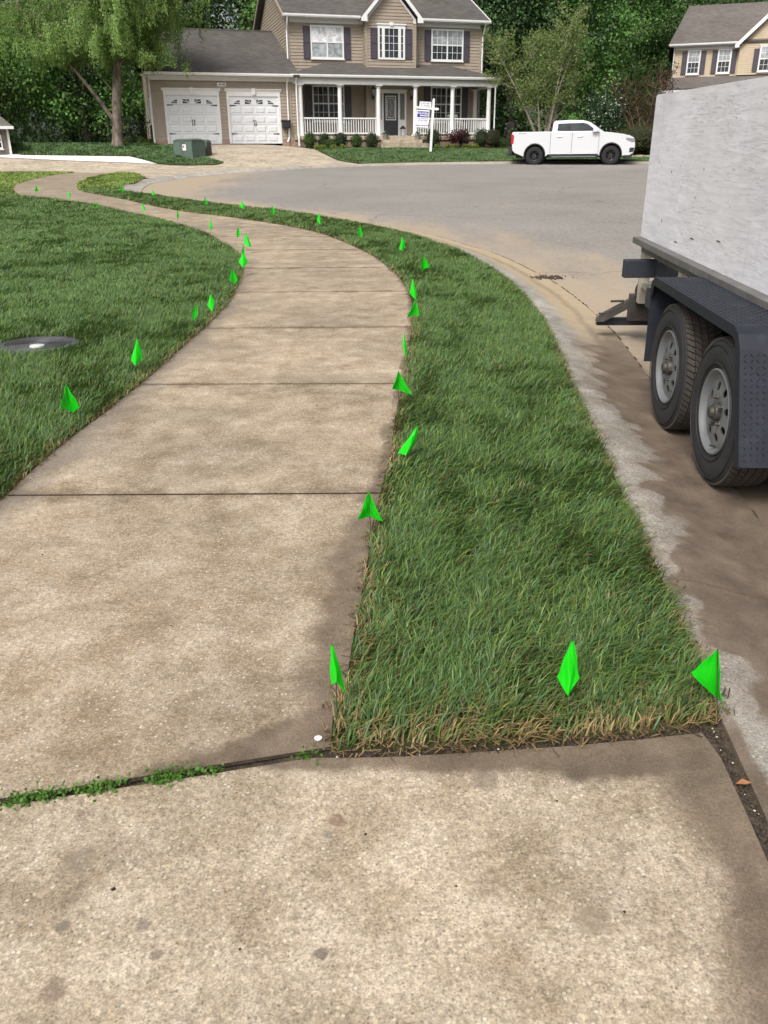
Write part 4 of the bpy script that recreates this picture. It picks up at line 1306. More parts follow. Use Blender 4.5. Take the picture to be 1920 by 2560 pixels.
MB().prism(pp, lambda a, b: (.32, a, b), lambda a, b: (.338, a, b)).build('plywood_side', M['ply'], TR)
MB().prism(pp, lambda a, b: (2.30, a, b), lambda a, b: (2.318, a, b)).build('plywood_side', M['ply'], TR)
MB().box(.255, .40, YN, YF - .02, .79, .835).box(.33, .40, YN, YF - .02, .72, .79).build('side_rail', M['greysteel'], TR, bevel=.004)
MB().box(2.25, 2.38, YN, YF - .02, .79, .835).build('side_rail', M['greysteel'], TR, bevel=.004)
MB().box(.34, 2.30, YN, YF - .05, .46, .50).build('deck', M['wood'], TR)
MB().box(.32, .40, YN, 2.50, .36, .50).box(2.22, 2.30, YN, 2.5, .36, .50).build('deck_frame', M['steel'], TR, bevel=.004)
stk = thing('nails', None, None)
bpy.data.objects.remove(stk)
for y, z, mt in ((YF - .06, .80, 'wood'), (2.30, .79, 'steel'), (1.75, .79, 'wood'), (1.25, .79, 'steel'), (-.95, .79, 'steel'), (-2.2, .79, 'steel')):
    MB().box(.335, .40, y - .045, y + .045, .36 if y < 2.7 else .33, .789).build('side_post', M[mt], TR, bevel=.003)
MB().box(.335, .42, YF - .03, YF - .018, .30, .80).build('end_edge', M['black'], TR)
# rear cross beam, post, step and ramp foot
MB().box(.13, .62, 2.46, 2.54, .575, .705).build('cross_beam', M['steel'], TR, bevel=.006)
MB().box(.395, .50, 2.42, 2.459, .10, .70).build('rear_post', M['steel'], TR, bevel=.004)
MB().box(.30, .52, 2.86, 2.94, .17, .38).box(.50, .60, 2.86, 2.92, .10, .20).build('hinge_bracket', M['rust'], TR, bevel=.004)
MB().tube([(.36 + .035 * math.cos(R(k * 30)), 2.83, .42 + .06 * math.sin(R(k * 30))) for k in range(13)], .009, 6).build('tie_ring', M['rust'], TR)
MB().box(.08, 1.0, 3.02, 3.08, .10, .16).build('ramp_foot_bar', M['steel'], TR, bevel=.004)
MB().prism([(.06, .145), (.10, .20), (.36, .345), (.40, .30), (.12, .145)], lambda a, b: (a, 2.95, b), lambda a, b: (a, 3.02, b)).tube([(.16, 2.94, .315), (.27, 2.96, .315)], .010, 6).tube([(.07, 2.94, .215), (.14, 2.96, .215)], .007, 6).build('ramp_arm', M['rust'], TR)
# fender
path = [(1.10, .28), (1.125, .70), (1.10, .765), (1.04, .80), (-.32, .80), (-.385, .775), (-.43, .72), (-.64, .25)]
fm = MB()
def sweep(path, x0, x1, th):
    k = len(path)
    P = [Vector((0, a, b)) for a, b in path]
    N = []
    for i in range(k):
        d = (P[min(i + 1, k - 1)] - P[max(i - 1, 0)]).normalized()
        N.append(Vector((0, -d.z, d.y)) * (-1))
    V = []
    for i in range(k):
        o_ = P[i]
        i_ = P[i] - N[i] * th
        V += [(x0, o_.y, o_.z), (x1, o_.y, o_.z), (x1, i_.y, i_.z), (x0, i_.y, i_.z)]
    F = []
    for i in range(k - 1):
        for j in range(4):
            F.append((i * 4 + j, i * 4 + (j + 1) % 4, (i + 1) * 4 + (j + 1) % 4, (i + 1) * 4 + j))
    F += [(0, 1, 2, 3), tuple(4 * (k - 1) + j for j in (3, 2, 1, 0))]
    return V, F
fm.add(*sweep(path, -.012, .325, .006))
fe = fm.build('fender', M['plate'], TR)
# raised lozenges of the tread plate
dm = MB()
def lozenges(p, q, nrm):
    p, q = Vector((0, *p)), Vector((0, *q))
    L = (q - p).length
    ay = (q - p) / L
    n_ = Vector((0, *nrm)).normalized()
    ax = Vector((1, 0, 0))
    nj, ni = int(L / .027), 12
    for j in range(nj):
        for i in range(ni):
            c = p + ay * (.016 + j * .027) + ax * (.004 + i * .027)
            s = 1 if (i + j) % 2 else -1
            e1 = (ax + ay * s).normalized() * .0108
            e2 = (ax - ay * s).normalized() * .0034
            dm.add([c + e1, c + e2, c - e1, c - e2, c + n_ * .0028 + e1 * .45, c + n_ * .0028 - e1 * .45], [(0, 1, 4), (1, 2, 5), (1, 5, 4), (2, 3, 5), (3, 0, 4), (3, 4, 5)])
lozenges((1.03, .8005), (-.31, .8005), (0, 1))
lozenges((-.435, .7105), (-.635, .2605), (-.91, .41))
dm.build('tread_pattern', M['plate'], fe)['kind'] = 'stuff'
lm = MB().add(*sweep([(a, b + .002) for a, b in path[1:]], -.020, -.012, .05))
lm.build('fender_lip', M['plate'], fe)
MB().prism([(1.08, .30), (1.09, .78), (-.36, .78), (-.60, .27)], lambda a, b: (.30, a, b), lambda a, b: (.318, a, b)).build('inner_panel', M['steel'], fe)
M['tread'] = plain('dusty_tread_rubber', (.055, .047, .039), .92, var=.3, sc=20)
M['sidewall'] = plain('tyre_sidewall', (.020, .020, .022), .75, var=.25, sc=12)
M['wheelgrey'] = plain('grey_steel_wheel', (.17, .175, .18), .42, .2, var=.12, sc=8)
M['hub'] = plain('greasy_hub', (.045, .04, .032), .55, var=.3, sc=20)
def trailer_wheel(y, ang):
    wv = thing('wheel', None, None, (.0, y, .357))
    wv.parent = TR
    wv.rotation_euler = (ang, 0, 0)
    ro, wd = .357, .205
    pr_ = [(.205, .03), (.208, .012), (.225, .004), (.26, -.003), (.30, -.004), (.328, .004), (.338, .014), (ro - .014, .026), (ro - .011, wd / 2), (ro - .014, wd - .026), (.338, wd - .014), (.30, wd + .004), (.225, wd), (.205, wd - .03)]
    m = MB().lathe(pr_, 72, 'x', cap=False)
    for rr_ in (.232, .318):
        m.lathe([(rr_ - .003, -.0025), (rr_ - .002, -.006), (rr_ + .002, -.006), (rr_ + .003, -.0025)], 72, 'x', cap=False)
    ty = m.build('tyre', M['sidewall'], wv, smooth=True)
    t = MB()
    NB = 66
    ribs = [(.010, .047, .20), (.052, .083, .13), (.088, .118, .06), (.123, .154, .13), (.159, .196, .20)]
    for ri, (x0, x1, gap) in enumerate(ribs):
        for k in range(NB):
            ph = (ri % 2) * .5 + (.15 if ri > 2 else 0)
            a0 = 2 * math.pi * (k + ph) / NB
            a1 = 2 * math.pi * (k + ph + 1 - gap) / NB
            sk = 2 * math.pi * .34 / NB * (1 if ri < 2 else -1 if ri > 2 else 0)
            sh = .006 if ri in (0, 4) else 0
            q = []
            for r_ in (ro - .013, ro):
                for xx, da in ((x0, -sk), (x1, sk)):
                    rr_ = r_ - (sh if (ri == 0 and xx == x0) or (ri == 4 and xx == x1) else 0)
                    for a in (a0 + da, a1 + da):
                        q.append((xx, rr_ * math.cos(a), rr_ * math.sin(a)))
            t.add(q, [(4, 5, 7, 6), (0, 4, 6, 2), (1, 3, 7, 5), (0, 1, 5, 4), (2, 6, 7, 3)])
    t.build('tread', M['tread'], ty)['kind'] = 'stuff'
    # steel rim with round openings
    rm = MB().lathe([(.207, .030), (.207, .002), (.200, -.002), (.196, .002), (.190, .010), (.184, .022), (.176, .028), (.158, .024)], 64, 'x', cap=False)
    outer = [(.160 * math.cos(2 * math.pi * k / 64), .160 * math.sin(2 * math.pi * k / 64)) for k in range(64)]
    holes = []
    for h in range(8):
        a = 2 * math.pi * (h + .5) / 8
        ca, sa = math.cos(a), math.sin(a)
        hp_ = []
        for k in range(14):
            b = -2 * math.pi * k / 14
            u, v = .022 * math.cos(b), .018 * math.sin(b)
            hp_.append(((.122 + u) * ca - v * sa, (.122 + u) * sa + v * ca))
        holes.append(hp_)
    inner = [(.046 * math.cos(-2 * math.pi * k / 24), .046 * math.sin(-2 * math.pi * k / 24)) for k in range(24)]
    loops = [outer] + holes + [inner]
    flat, fcs = [], []
    for L in loops:
        fcs.append(list(range(len(flat), len(flat) + len(L))))
        flat += L
    extra = [(rr_ * math.cos(2 * math.pi * k / 32), rr_ * math.sin(2 * math.pi * k / 32)) for rr_ in (.075, .092) for k in range(32)]
    co_, _, tri, *_ = delaunay_2d_cdt([Vector(q) for q in flat + extra], [], fcs, 1, 1e-7)
    flat = [(q.x, q.y) for q in co_]
    def solid(t_):
        cx = sum(flat[i][0] for i in t_) / 3
        cy = sum(flat[i][1] for i in t_) / 3
        if math.hypot(cx, cy) < .0458:
            return False
        return not any(inpoly([(cx, cy)], h_)[0] for h_ in holes)
    tri = [tuple(t_) for t_ in tri if solid(t_)]
    dep = lambda a, b: .024 - .010 * max(0, 1 - abs(math.hypot(a, b) - .09) / .05)
    nF_ = len(flat)
    rm.add([(dep(a, b), a, b) for a, b in flat] + [(dep(a, b) + .006, a, b) for a, b in flat], [tuple(q) for q in tri] + [tuple(i + nF_ for i in q[::-1]) for q in tri])
    rm.build('rim', M['wheelgrey'], wv, smooth=True)
    MB().lathe([(0, .075), (.19, .075), (.19, .18), (0, .18)], 24, 'x').build('brake_drum', M['black'], wv)
    hb = MB().lathe([(.042, .035), (.042, .002), (.038, -.003), (.030, -.005), (.028, -.016), (.022, -.022), (0, -.022)], 24, 'x')
    hb.build('hub', M['hub'], wv, smooth=True)
    nut = MB().lathe([(0, -.002), (.007, -.002), (.009, .002), (.009, .012), (.012, .020)], 6, 'x').mesh('lug_nut')
    for k in range(5):
        a = 2 * math.pi * (k + .3) / 5
        put('lug_nut', nut, M['hub'], wv, loc=(0, .071 * math.cos(a), .071 * math.sin(a)))
    MB().tube([(.03, -.150, -.08), (.012, -.146, -.079), (.0, -.140, -.078)], .005, 6).build('valve_stem', M['black'], wv)
    return wv
trailer_wheel(.66, .2)
trailer_wheel(-.18, .9)
MB().tube([(.1, .66, .357), (2.5, .66, .357)], .035, 8).tube([(.1, -.18, .357), (2.5, -.18, .357)], .035, 8).build('axle', M['steel'], TR)
for y in (.66, -.18):
    MB().lathe([(.20, 2.33), (.33, 2.32), (.357, 2.36), (.357, 2.5), (.33, 2.53), (.2, 2.52), (0, 2.5)], 32, 'x', (0, y, .357)).build('far_wheel', M['sidewall'], TR)
# screws and scars on the plywood
for k, (y, z, w_, h_) in enumerate([(1.55, .96, .07, .006), (1.05, 1.00, .06, .006), (1.9, .90, .055, .006), (2.3, 1.0, .006, .02), (2.55, 1.38, .006, .012), (2.2, 1.33, .008, .014), (1.6, 1.2, .006, .014), (2.7, 1.75, .006, .01), (1.5, 1.37, .006, .012)]):
    MB().box(.318, .3205, y - w_ / 2, y + w_ / 2, z - h_ / 2, z + h_ / 2).build('staple', M['hub'], TR)
# ------------------------------------------------------------------ foliage helpers
def leaves(name, P, size, cols, seed, mat=None, parent=None, aspect=.6, flat=.0, droop=None, N=None):
    rg = np.random.RandomState(seed)
    n = len(P)
    a = rg.normal(size=(n, 3))
    if droop is not None:
        a = a * .5 + np.array([0, 0, -1.]) * droop
    a /= np.linalg.norm(a, axis=1)[:, None]
    b = rg.normal(size=(n, 3))
    if flat:
        b[:, 2] *= (1 - flat)
    b -= a * (a * b).sum(1)[:, None]
    b /= np.linalg.norm(b, axis=1)[:, None]
    if N is not None:
        nn = N + rg.normal(size=(n, 3)) * .45
        nn /= np.linalg.norm(nn, axis=1)[:, None]
        a -= nn * (a * nn).sum(1)[:, None]
        a /= np.linalg.norm(a, axis=1)[:, None]
        b = np.cross(nn, a)
    s = (np.asarray(size) * rg.uniform(.65, 1.35, n))[:, None]
    c = np.cross(a, b)
    V = np.empty((n, 4, 3))
    V[:, 0] = P - a * s * .5
    V[:, 1] = P + b * s * aspect * .5 + c * s * .10
    V[:, 2] = P + a * s * .5
    V[:, 3] = P - b * s * aspect * .5 + c * s * .10
    F = np.arange(n * 4).reshape(n, 4)
    me = np_mesh(name, V.reshape(-1, 3), F, np.repeat(cols, 4, 0))
    return put(name, me, mat or M['leaf'], parent)

def tint(n, base, seed, var=.25, hue=.08, bright=None):
    rg = np.random.RandomState(seed)
    c = np.array(base)[None] * (1 + rg.uniform(-var, var, (n, 1)))
    c = c * (1 + rg.uniform(-hue, hue, (n, 3)))
    if bright is not None:
        c = c * bright[:, None]
    return np.clip(c, .002, 1)

# ------------------------------------------------------------------ green marking flags
t = NT('green_flag_plastic')
fc = (.014, .68, .014)
t.done(fc, .35, spec=.4)
tr = t.n('BsdfTranslucent', {'Color': (.05, .72, .02)})
t.t.links.new(t.n('MixShader', {0: .28, 1: t.b.outputs[0], 2: tr}), t.t.nodes['Material Output'].inputs[0])
M['flag'] = t.m
M['wire'] = plain('rusty_wire', (.05, .03, .022), .7)
ORD = ['nearest', 'second', 'third', 'fourth', 'fifth', 'sixth', 'seventh', 'eighth', 'ninth', 'tenth', 'eleventh', 'twelfth', 'thirteenth', 'fourteenth', 'farthest']
lab = {}
rowA = [((165, 962), (153, 1019), (182, 1035), (198, 1019), (163, 1060)), ((343, 846), (328, 902), (337, 912), (356, 896), (345, 935)), ((492, 757), (480, 791), (484, 802), (493, 791), (484, 824)), ((526, 736), (520, 763), (529, 778), (535, 753), (523, 802)),
        ((581, 672), (573, 698), (586, 712), (594, 700), (580, 730)), ((608, 631), (597, 655), (606, 668), (620, 656), (607, 690)), ((607.6, 610), (604, 636), (609, 642), (612, 638), (606, 660)), ((615, 583), (609, 608), (624, 618), (628, 614), (608, 634)),
        ((596, 566), (591, 583), (594, 596), (601, 588), (590, 612)), ((527, 548), (523, 567), (527, 575), (530, 569), (525, 588)), ((444, 525), (442, 539), (445, 548), (448, 539), (444, 560)), ((357, 509), (354, 522), (362, 527), (363, 522), (355, 538)),
        ((242, 507), (233, 516), (239, 518), (243.5, 516), (240, 526)), ((173, 477), (169, 491), (174, 494.5), (175.5, 489.5), (172, 503)), ((90, 463), (88, 477), (94, 480), (97, 477), (89, 488))]
rowB = [((830, 1613), (829, 1712), (842, 1692), (864, 1734), (844, 1807)), ((922, 1231), (896, 1299), (926, 1300), (955, 1305), (928, 1345)), ((1043, 1066), (996, 1133), (1014, 1130), (1037, 1107), (1016, 1165)), ((996, 929), (982, 973), (997, 980), (1029, 987), (997, 1014)),
        ((1011, 834), (1008, 863), (1013, 897), (1016, 882), (1012, 916)), ((1039, 750), (1018, 795), (1036, 789), (1048, 790), (1036, 816)), ((1032, 697), (1025, 733), (1038, 748), (1042, 740), (1033, 768))]
rowC = [((1059, 640), (1050, 677), (1056, 675), (1074, 667), (1053, 700)), ((1006, 591), (998, 626), (1005, 624), (1013, 617), (1002, 642)), ((899, 563), (895, 582), (902, 594), (907, 586), (897, 606)), ((797, 531), (793, 553), (800, 560), (803, 554), (795, 572)),
        ((680, 513), (677, 536), (681, 538), (687, 529), (678, 550)), ((604, 502), (600, 518), (608, 520), (613, 518), (603, 530)), ((512, 492), (511, 510), (514, 514), (519, 508), (512, 523)), ((381, 474), (380, 486), (385, 489), (387, 486), (381, 497)), ((303, 465), (300, 476), (306, 480), (309, 478), (302, 487))]
FL = []
for i, q in enumerate(rowA):
    FL.append((q, f'green marking flag, {ORD[i] if i else "nearest"} in the row along the lawn edge' if i < 14 else 'green marking flag, farthest in the row along the lawn edge'))
for i, q in enumerate(rowB):
    FL.append((q, ['green marking flag folded on a bare wire at the near left strip corner', 'wide green tent shaped marking flag where strip meets first sidewalk joint', 'crumpled green marking flag leaning right on strip edge by the sidewalk', 'green marking flag with long right tail on its wire beside sidewalk joint', 'thin edge on green marking flag on the strip beside the sidewalk', 'lower of two green marking flags close together at the sidewalk bend', 'upper of two green marking flags close together at the sidewalk bend'][i]))
for i, q in enumerate(rowC):
    FL.append((q, f'green marking flag, {(ORD[:8] + ["farthest"])[i]} in the row on the strip along the street'))
FL.append((((1432, 1602), (1394, 1693), (1424, 1726), (1446, 1693), (1422, 1772)), 'green marking flag in the dry grass at the strip front, middle of three'))
FL.append((((1794, 1626), (1730, 1682), (1786, 1762), (1801, 1752), (1798, 1812)), 'large green marking flag at the near strip corner beside the curb'))
for k, ((ap, lf, md, rt, bs), lb) in enumerate(FL):
    b = site(*bs)
    base = np.array([b[0], b[1], terr(b[0], b[1])])
    vd = np.array([b[0], b[1], 0.])
    nrm = -vd / np.linalg.norm(vd)
    rgt = np.array([-nrm[1], nrm[0], 0])
    def un(p):
        d = ray(*p)
        return cC + d * (np.dot(base - cC, nrm) / np.dot(d, nrm)) - base
    A_, L_, D_, R_ = un(ap), un(lf), un(md), un(rt)
    f = thing('marking_flag', lb, 'flag', tuple(base), 0, 'green marking flags')
    rg = random.Random(k)
    MB().tube([(0, 0, -.03), tuple(A_ * .5 + np.array([.004 * rg.uniform(-1, 1), 0, 0])), tuple(A_ + np.array([0, 0, .004]))], .0016, 5).build('wire_stake', M['wire'], f)
    wd = np.linalg.norm(R_ - L_)
    nu, nv = 10, 8
    V = []
    sg = 1 if k % 2 else -1
    ph = rg.uniform(0, 6)
    for j in range(nv + 1):
        tt = j / nv
        for i in range(nu + 1):
            c = i / nu
            bt = L_ + (D_ - L_) * c * 2 if c < .5 else D_ + (R_ - D_) * (c * 2 - 1)
            p = A_ + rgt * (c - .5) * .006 + (bt - A_) * tt
            fold = (.5 - abs(c - .5)) * 2
            p = p + nrm * (wd * .62 * fold * tt * (.8 if sg > 0 else -.6) + .03 * wd * math.sin(9 * c + ph + 5 * tt) * tt + .012 * wd * math.sin(21 * c + ph * 3 - 11 * tt))
            p = p + rgt * .003 * math.sin(8 * tt + ph + 4 * c) * tt
            V.append(p)
    W = nu + 1
    o = MB().add(V, [(j * W + i, j * W + i + 1, (j + 1) * W + i + 1, (j + 1) * W + i) for j in range(nv) for i in range(nu)]).build('flag_cloth', M['flag'], f, recalc=False)
    s = o.modifiers.new('thick', 'SOLIDIFY')
    s.thickness = .0008

# ------------------------------------------------------------------ real estate sign
b = site(1076, 381)
SG = thing('estate_sign', 'white post estate sign with blue header and under contract rider on the lawn', 'sign', (b[0], b[1], terr(*b)), HA * .3)
SG.rotation_euler = (0, R(3.2), R(2))
M['signblue'] = plain('sign_blue', (.015, .02, .28), .45)
M['signwhite'] = plain('sign_white', (.80, .80, .82), .45, var=.03)
M['ink'] = plain('grey_ink', (.16, .17, .24), .6)
MB().prism([(-.058, 0), (.058, 0), (.058, 2.34), (.03, 2.41), (-.03, 2.41), (-.058, 2.34)], lambda a, z: (a, -.055, z), lambda a, z: (a, .055, z)).build('post', M['white'], SG)
MB().prism([(-.86, 1.935), (.24, 1.90), (.29, 1.95), (.24, 2.005), (-.86, 2.035)], lambda a, z: (a, -.045, z), lambda a, z: (a, .045, z)).build('arm', M['white'], SG)
rd = MB().box(-.68, -.11, -.012, .012, 2.04, 2.25).build('top_rider', M['signwhite'], SG)
text('lettering', 'GLORIA ABELL', .078, M['ink'], rd, (-.395, -.016, 2.185), (R(90), 0, 0), bold=.001)
text('lettering', '301 904 0056', .078, M['ink'], rd, (-.395, -.016, 2.095), (R(90), 0, 0), bold=.001)
pn = MB().box(-.80, -.17, -.012, .012, 1.30, 1.88).build('sign_panel', M['signwhite'], SG)
MB().box(-.76, -.21, -.018, -.0125, 1.56, 1.82).build('blue_header', M['signblue'], pn)
text('lettering', 'COLDWELL', .102, M['signwhite'], pn, (-.485, -.022, 1.735), (R(90), 0, 0), bold=.003)
text('lettering', 'BANKER', .102, M['signwhite'], pn, (-.435, -.022, 1.635), (R(90), 0, 0), bold=.003)
text('lettering', 'JAY LILLY REAL ESTATE', .05, M['ink'], pn, (-.485, -.016, 1.50), (R(90), 0, 0), bold=.001)
text('lettering', '301 862 2568', .08, M['ink'], pn, (-.485, -.016, 1.42), (R(90), 0, 0), bold=.001)
MB().box(-.73, -.24, -.0135, -.0125, 1.352, 1.358).build('rule_line', M['ink'], pn)
rd = MB().box(-.80, -.21, -.010, .010, 1.11, 1.285).build('lower_rider', M['signwhite'], SG)
text('lettering', 'UNDER CONTRACT', .072, M['signblue'], rd, (-.505, -.014, 1.19), (R(90), 0, 0), bold=.002)
MB().tube([(-.70, 0, 1.88), (-.70, 0, 1.95)], .006, 5).tube([(-.27, 0, 1.88), (-.27, 0, 1.93)], .006, 5).build('hanger', M['greysteel'], SG)

# ------------------------------------------------------------------ pad mounted transformer and pedestal
b = site(470, 396)
M['utility'] = plain('utility_green', (.085, .125, .10), .55, var=.2, sc=4)
TF = thing('transformer_box', 'green pad mounted transformer box with warning sticker on the island lawn', 'utility box', (b[0], b[1] + .45, terr(*b) - .03), R(-34))
kx = .0178
MB().prism([(-.60, -.42), (.60, -.42), (.60, .42), (-.60, .42)], lambda a, y: (a, y, 0), lambda a, y: (a * .97, y * .97, .78)).build('cabinet', M['utility'], TF, bevel=.02)
MB().prism([(-.62, -.44), (.62, -.44), (.62, .44), (-.62, .44)], lambda a, y: (a, y, .76), lambda a, y: (a * .9, y * .5, .84)).build('lid', M['utility'], TF, bevel=.015)
MB().box(-.66, .66, -.48, .48, -.08, .03).build('pad', M['fardrive'], TF)
MB().box(-.012, .012, -.425, -.41, .05, .74).build('door_seam', M['shutter'], TF)
sk = MB().box(.02, .24, -.428, -.40, .36, .60).build('sticker', M['signwhite'], TF)
MB().box(.04, .13, -.4305, -.4285, .47, .56).build('red_square', M['tailred'], sk)
for z in (.50, .545, .455, .41):
    MB().box(.145, .225, -.4305, -.4285, z, z + .012).build('print_line', M['ink'], sk)
MB().box(-.05, .12, -.43, -.41, .70, .75).build('label_plate', M['greysteel'], TF)
b2 = site(513, 392)
PD = thing('utility_pedestal', 'narrow green and rusty utility pedestal behind the transformer box', 'utility box', (b2[0], b2[1] + .5, terr(*b2)), R(-34))
MB().box(-.17, .17, -.15, .15, 0, .66).build('cabinet', M['utility'], PD, bevel=.02)
MB().prism([(-.18, -.16), (.18, -.16), (.18, .16), (-.18, .16)], lambda a, y: (a, y, .64), lambda a, y: (a * .7, y * .5, .72)).build('lid', M['utility'], PD, bevel=.01)
MB().box(.171, .176, -.14, .14, .04, .60).build('rusty_side', M['rust'], PD)

# ------------------------------------------------------------------ septic riser lid in the lawn
b = site(95, 866)
LD = thing('septic_lid', 'round black ridged riser lid with white cap sunk in the lawn', 'lid', (b[0], b[1], terr(*b) - .022), 0)
M['pot2'] = plain('off_white_cap', (.52, .52, .50), .6)
M['lid'] = plain('weathered_black_plastic', (.075, .075, .08), .5, var=.3, sc=10, bump=.2)
pr_ = [(.335, -.02), (.335, .035), (.325, .042), (.26, .044)]
for k in range(9):
    rr_ = .25 - k * .019
    pr_ += [(rr_, .044), (rr_ - .002, .052), (rr_ - .009, .052), (rr_ - .011, .044)]
pr_ += [(.07, .046), (0, .046)]
MB().lathe(pr_, 48).build('lid_disc', M['lid'], LD, smooth=True)
MB().lathe([(.055, .046), (.055, .062), (.05, .066), (0, .068)], 24, c=(.06, -.16, 0)).build('white_cap', M['pot2'], LD, smooth=True)

# ------------------------------------------------------------------ things about the house
def hl(u, back, z=0.):
    p = H_P0 + H_EX * u - H_N * back
    return (p[0], p[1], H_Z + z)
HR = thing('hose_reel', 'black hose reel box hung on the wall beside the right garage door', 'hose reel', hl(1.55, -.03, .55), HA)
MB().box(-.20, .20, -.28, -.02, .14, .48).build('reel_box', M['blackplastic'], HR, bevel=.05)
MB().box(-.24, .24, -.30, -.0, .46, .52).build('reel_lid', M['blackplastic'], HR, bevel=.02)
MB().tube([(.02, -.2, .14), (.03, -.22, .0), (.02, -.18, -.12)], .016, 6).build('hose_end', M['blackplastic'], HR)
def rocker(u, lb):
    c = thing('rocking_chair', lb, 'chair', hl(u, 1.25, .34), HA + R(random.Random(u).uniform(-8, 8)), 'white porch rocking chairs')
    MB().box(-.27, .27, -.26, .24, .40, .43).build('seat', M['white'], c)
    MB().box(-.27, .27, .30, .34, 1.02, 1.12).build('crest_rail', M['white'], c, bevel=.012)
    sl_ = MB().prism([(.24, .43), (.27, .43), (.34, 1.04), (.31, 1.04)], lambda y, z: (-.022, y, z), lambda y, z: (.022, y, z)).mesh('back_slat')
    for x in (-.17, -.085, 0, .085, .17):
        put('back_slat', sl_, M['white'], c, loc=(x, 0, 0))
    for s in (-1, 1):
        MB().tube([(s * .27, -.24, .05), (s * .27, -.24, .64)], .022, 6).build('leg', M['white'], c)
        MB().tube([(s * .27, .24, .05), (s * .27, .27, .6), (s * .27, .34, 1.10)], .022, 6).build('leg', M['white'], c)
        MB().box(s * .27 - .045, s * .27 + .045, -.32, .30, .64, .665).build('arm_rest', M['white'], c)
        MB().tube([(s * .27, -.42, .07), (s * .27, -.2, .025), (s * .27, .1, .02), (s * .27, .45, .07)], .02, 6).build('rocker', M['white'], c)
rocker(9.55, 'white slatted rocking chair on the porch, behind the estate sign')
rocker(11.15, 'white slatted rocking chair on the porch, nearer the right end')
u, z = house_u(1007, 338, .7)
LN = thing('lantern', 'small dark lantern standing on the porch right of the front door', 'lantern', hl(u, .7, .34), HA)
MB().box(-.12, .12, -.12, .12, 0, .04).box(-.12, .12, -.12, .12, .36, .40).prism([(-.13, -.13), (.13, -.13), (.13, .13), (-.13, .13)], lambda a, y: (a, y, .40), lambda a, y: (a * .25, y * .25, .52)).build('frame', M['black'], LN)
for x in (-.11, .11):
    for y in (-.11, .11):
        MB().box(x - .01, x + .01, y - .01, y + .01, .04, .36).build('post', M['black'], LN)
MB().lathe([(.04, .04), (.04, .20), (0, .2)], 10).build('candle', M['white'], LN)
M['pot'] = plain('grey_pot', (.22, .21, .19), .8)
for u, lb in ((6.72, 'grey pot of white and green flowers at the left end of the steps'), (8.50, 'grey pot of small plants at the right end of the steps')):
    pt = thing('flower_pot', lb, 'plant pot', hl(u, -.36, .155), HA)
    MB().lathe([(.09, 0), (.13, .19), (.145, .19), (.145, .22), (.12, .22), (.0, .20)], 14).build('pot', M['pot'], pt, smooth=True)
    rg = np.random.RandomState(int(u * 10))
    P = rg.normal(size=(120, 3)) * [.10, .10, .06] + [0, 0, .29]
    cl = tint(120, (.05, .10, .03), 3)
    cl[::6] = (.6, .6, .58)
    leaves('plant', P, .07, cl, 5, parent=pt)
FN = thing('metal_fence', 'black metal picket fence beside the left wall of the garage', 'fence', hl(-7.0, 3.2, -.05), HA)
MB().box(0, 2.1, -.02, .02, 1.10, 1.14).build('top_rail', M['black'], FN)
MB().box(0, 2.1, -.02, .02, .15, .19).build('bottom_rail', M['black'], FN)
pk = MB().box(-.012, .012, -.012, .012, 0, 1.25).mesh('picket')
for i in range(18):
    put('picket', pk, M['black'], FN, loc=(.06 + i * .117, 0, 0))
for x in (0, 2.1):
    MB().box(x - .035, x + .035, -.035, .035, 0, 1.32).build('post', M['black'], FN)

# ------------------------------------------------------------------ shrubs
def shrub(name, lb, u, back, r_, h, col, seed, n=1300, ls=.06, cat='shrub', group=None, world=None, shell=.75, flower=None):
    if world is None:
        p = H_P0 + H_EX * u - H_N * back
    else:
        p = np.array(world)
    zz = terr(p[0], p[1])
    s_ = thing(name, lb, cat, (p[0], p[1], zz - .02), random.Random(seed).uniform(0, 6), group)
    rg = np.random.RandomState(seed)
    d = rg.normal(size=(n, 3))
    d /= np.linalg.norm(d, axis=1)[:, None]
    lump = 1 + .10 * np.sin(d[:, 0] * 5 + seed) * np.cos(d[:, 1] * 4 + seed * 2) + .08 * np.sin(d[:, 2] * 7 + seed)
    rad = (shell + (1 - shell) * rg.rand(n)) * lump + rg.normal(size=n) * .05
    P = d * rad[:, None] * [r_, r_, h / 2] + [0, 0, h * .52]
    P[:, 2] = np.maximum(P[:, 2], .02)
    br = .75 + .5 * rg.rand(n)
    c = tint(n, col, seed, .3, .1, br)
    if flower is not None:
        kk = rg.rand(n) < flower[1]
        c[kk] = flower[0]
    leaves('foliage', P, ls, c, seed, parent=s_, N=d * .8 + [0, 0, .3])
    st = MB()
    for q in range(4):
        a = rg.uniform(0, 6.28)
        st.tube([(0, 0, 0), (r_ * .3 * math.cos(a), r_ * .3 * math.sin(a), h * .4), (r_ * .6 * math.cos(a), r_ * .6 * math.sin(a), h * .75)], [.025, .018, .008], 5)
    st.build('stem', M['bark'], s_)
    if shell < .5:
        return s_
    core = MB().lathe([(.02, h * .08), (r_ * .6, h * .25), (r_ * .72, h * .5), (r_ * .55, h * .78), (.02, h * .92)], 10)  # solid near-black body filling the inside of the foliage, no separate twigs
    core.build('inner_core', M['darkcore'], s_)
    return s_
M['bark'] = plain('grey_brown_bark', (.14, .11, .085), .95, var=.35, sc=8, bump=.6)
M['darkbark'] = plain('dark_bark', (.055, .045, .036), .95, var=.35, sc=4, bump=.6)
M['palebark'] = plain('pale_grey_bark', (.30, .27, .22), .9, var=.3, sc=8, bump=.4)
M['darkcore'] = plain('dark_inner_core', (.018, .022, .010), 1., var=.5, sc=20)
GR, DG, YG = (.075, .150, .034), (.050, .090, .032), (.24, .31, .045)
i = 0
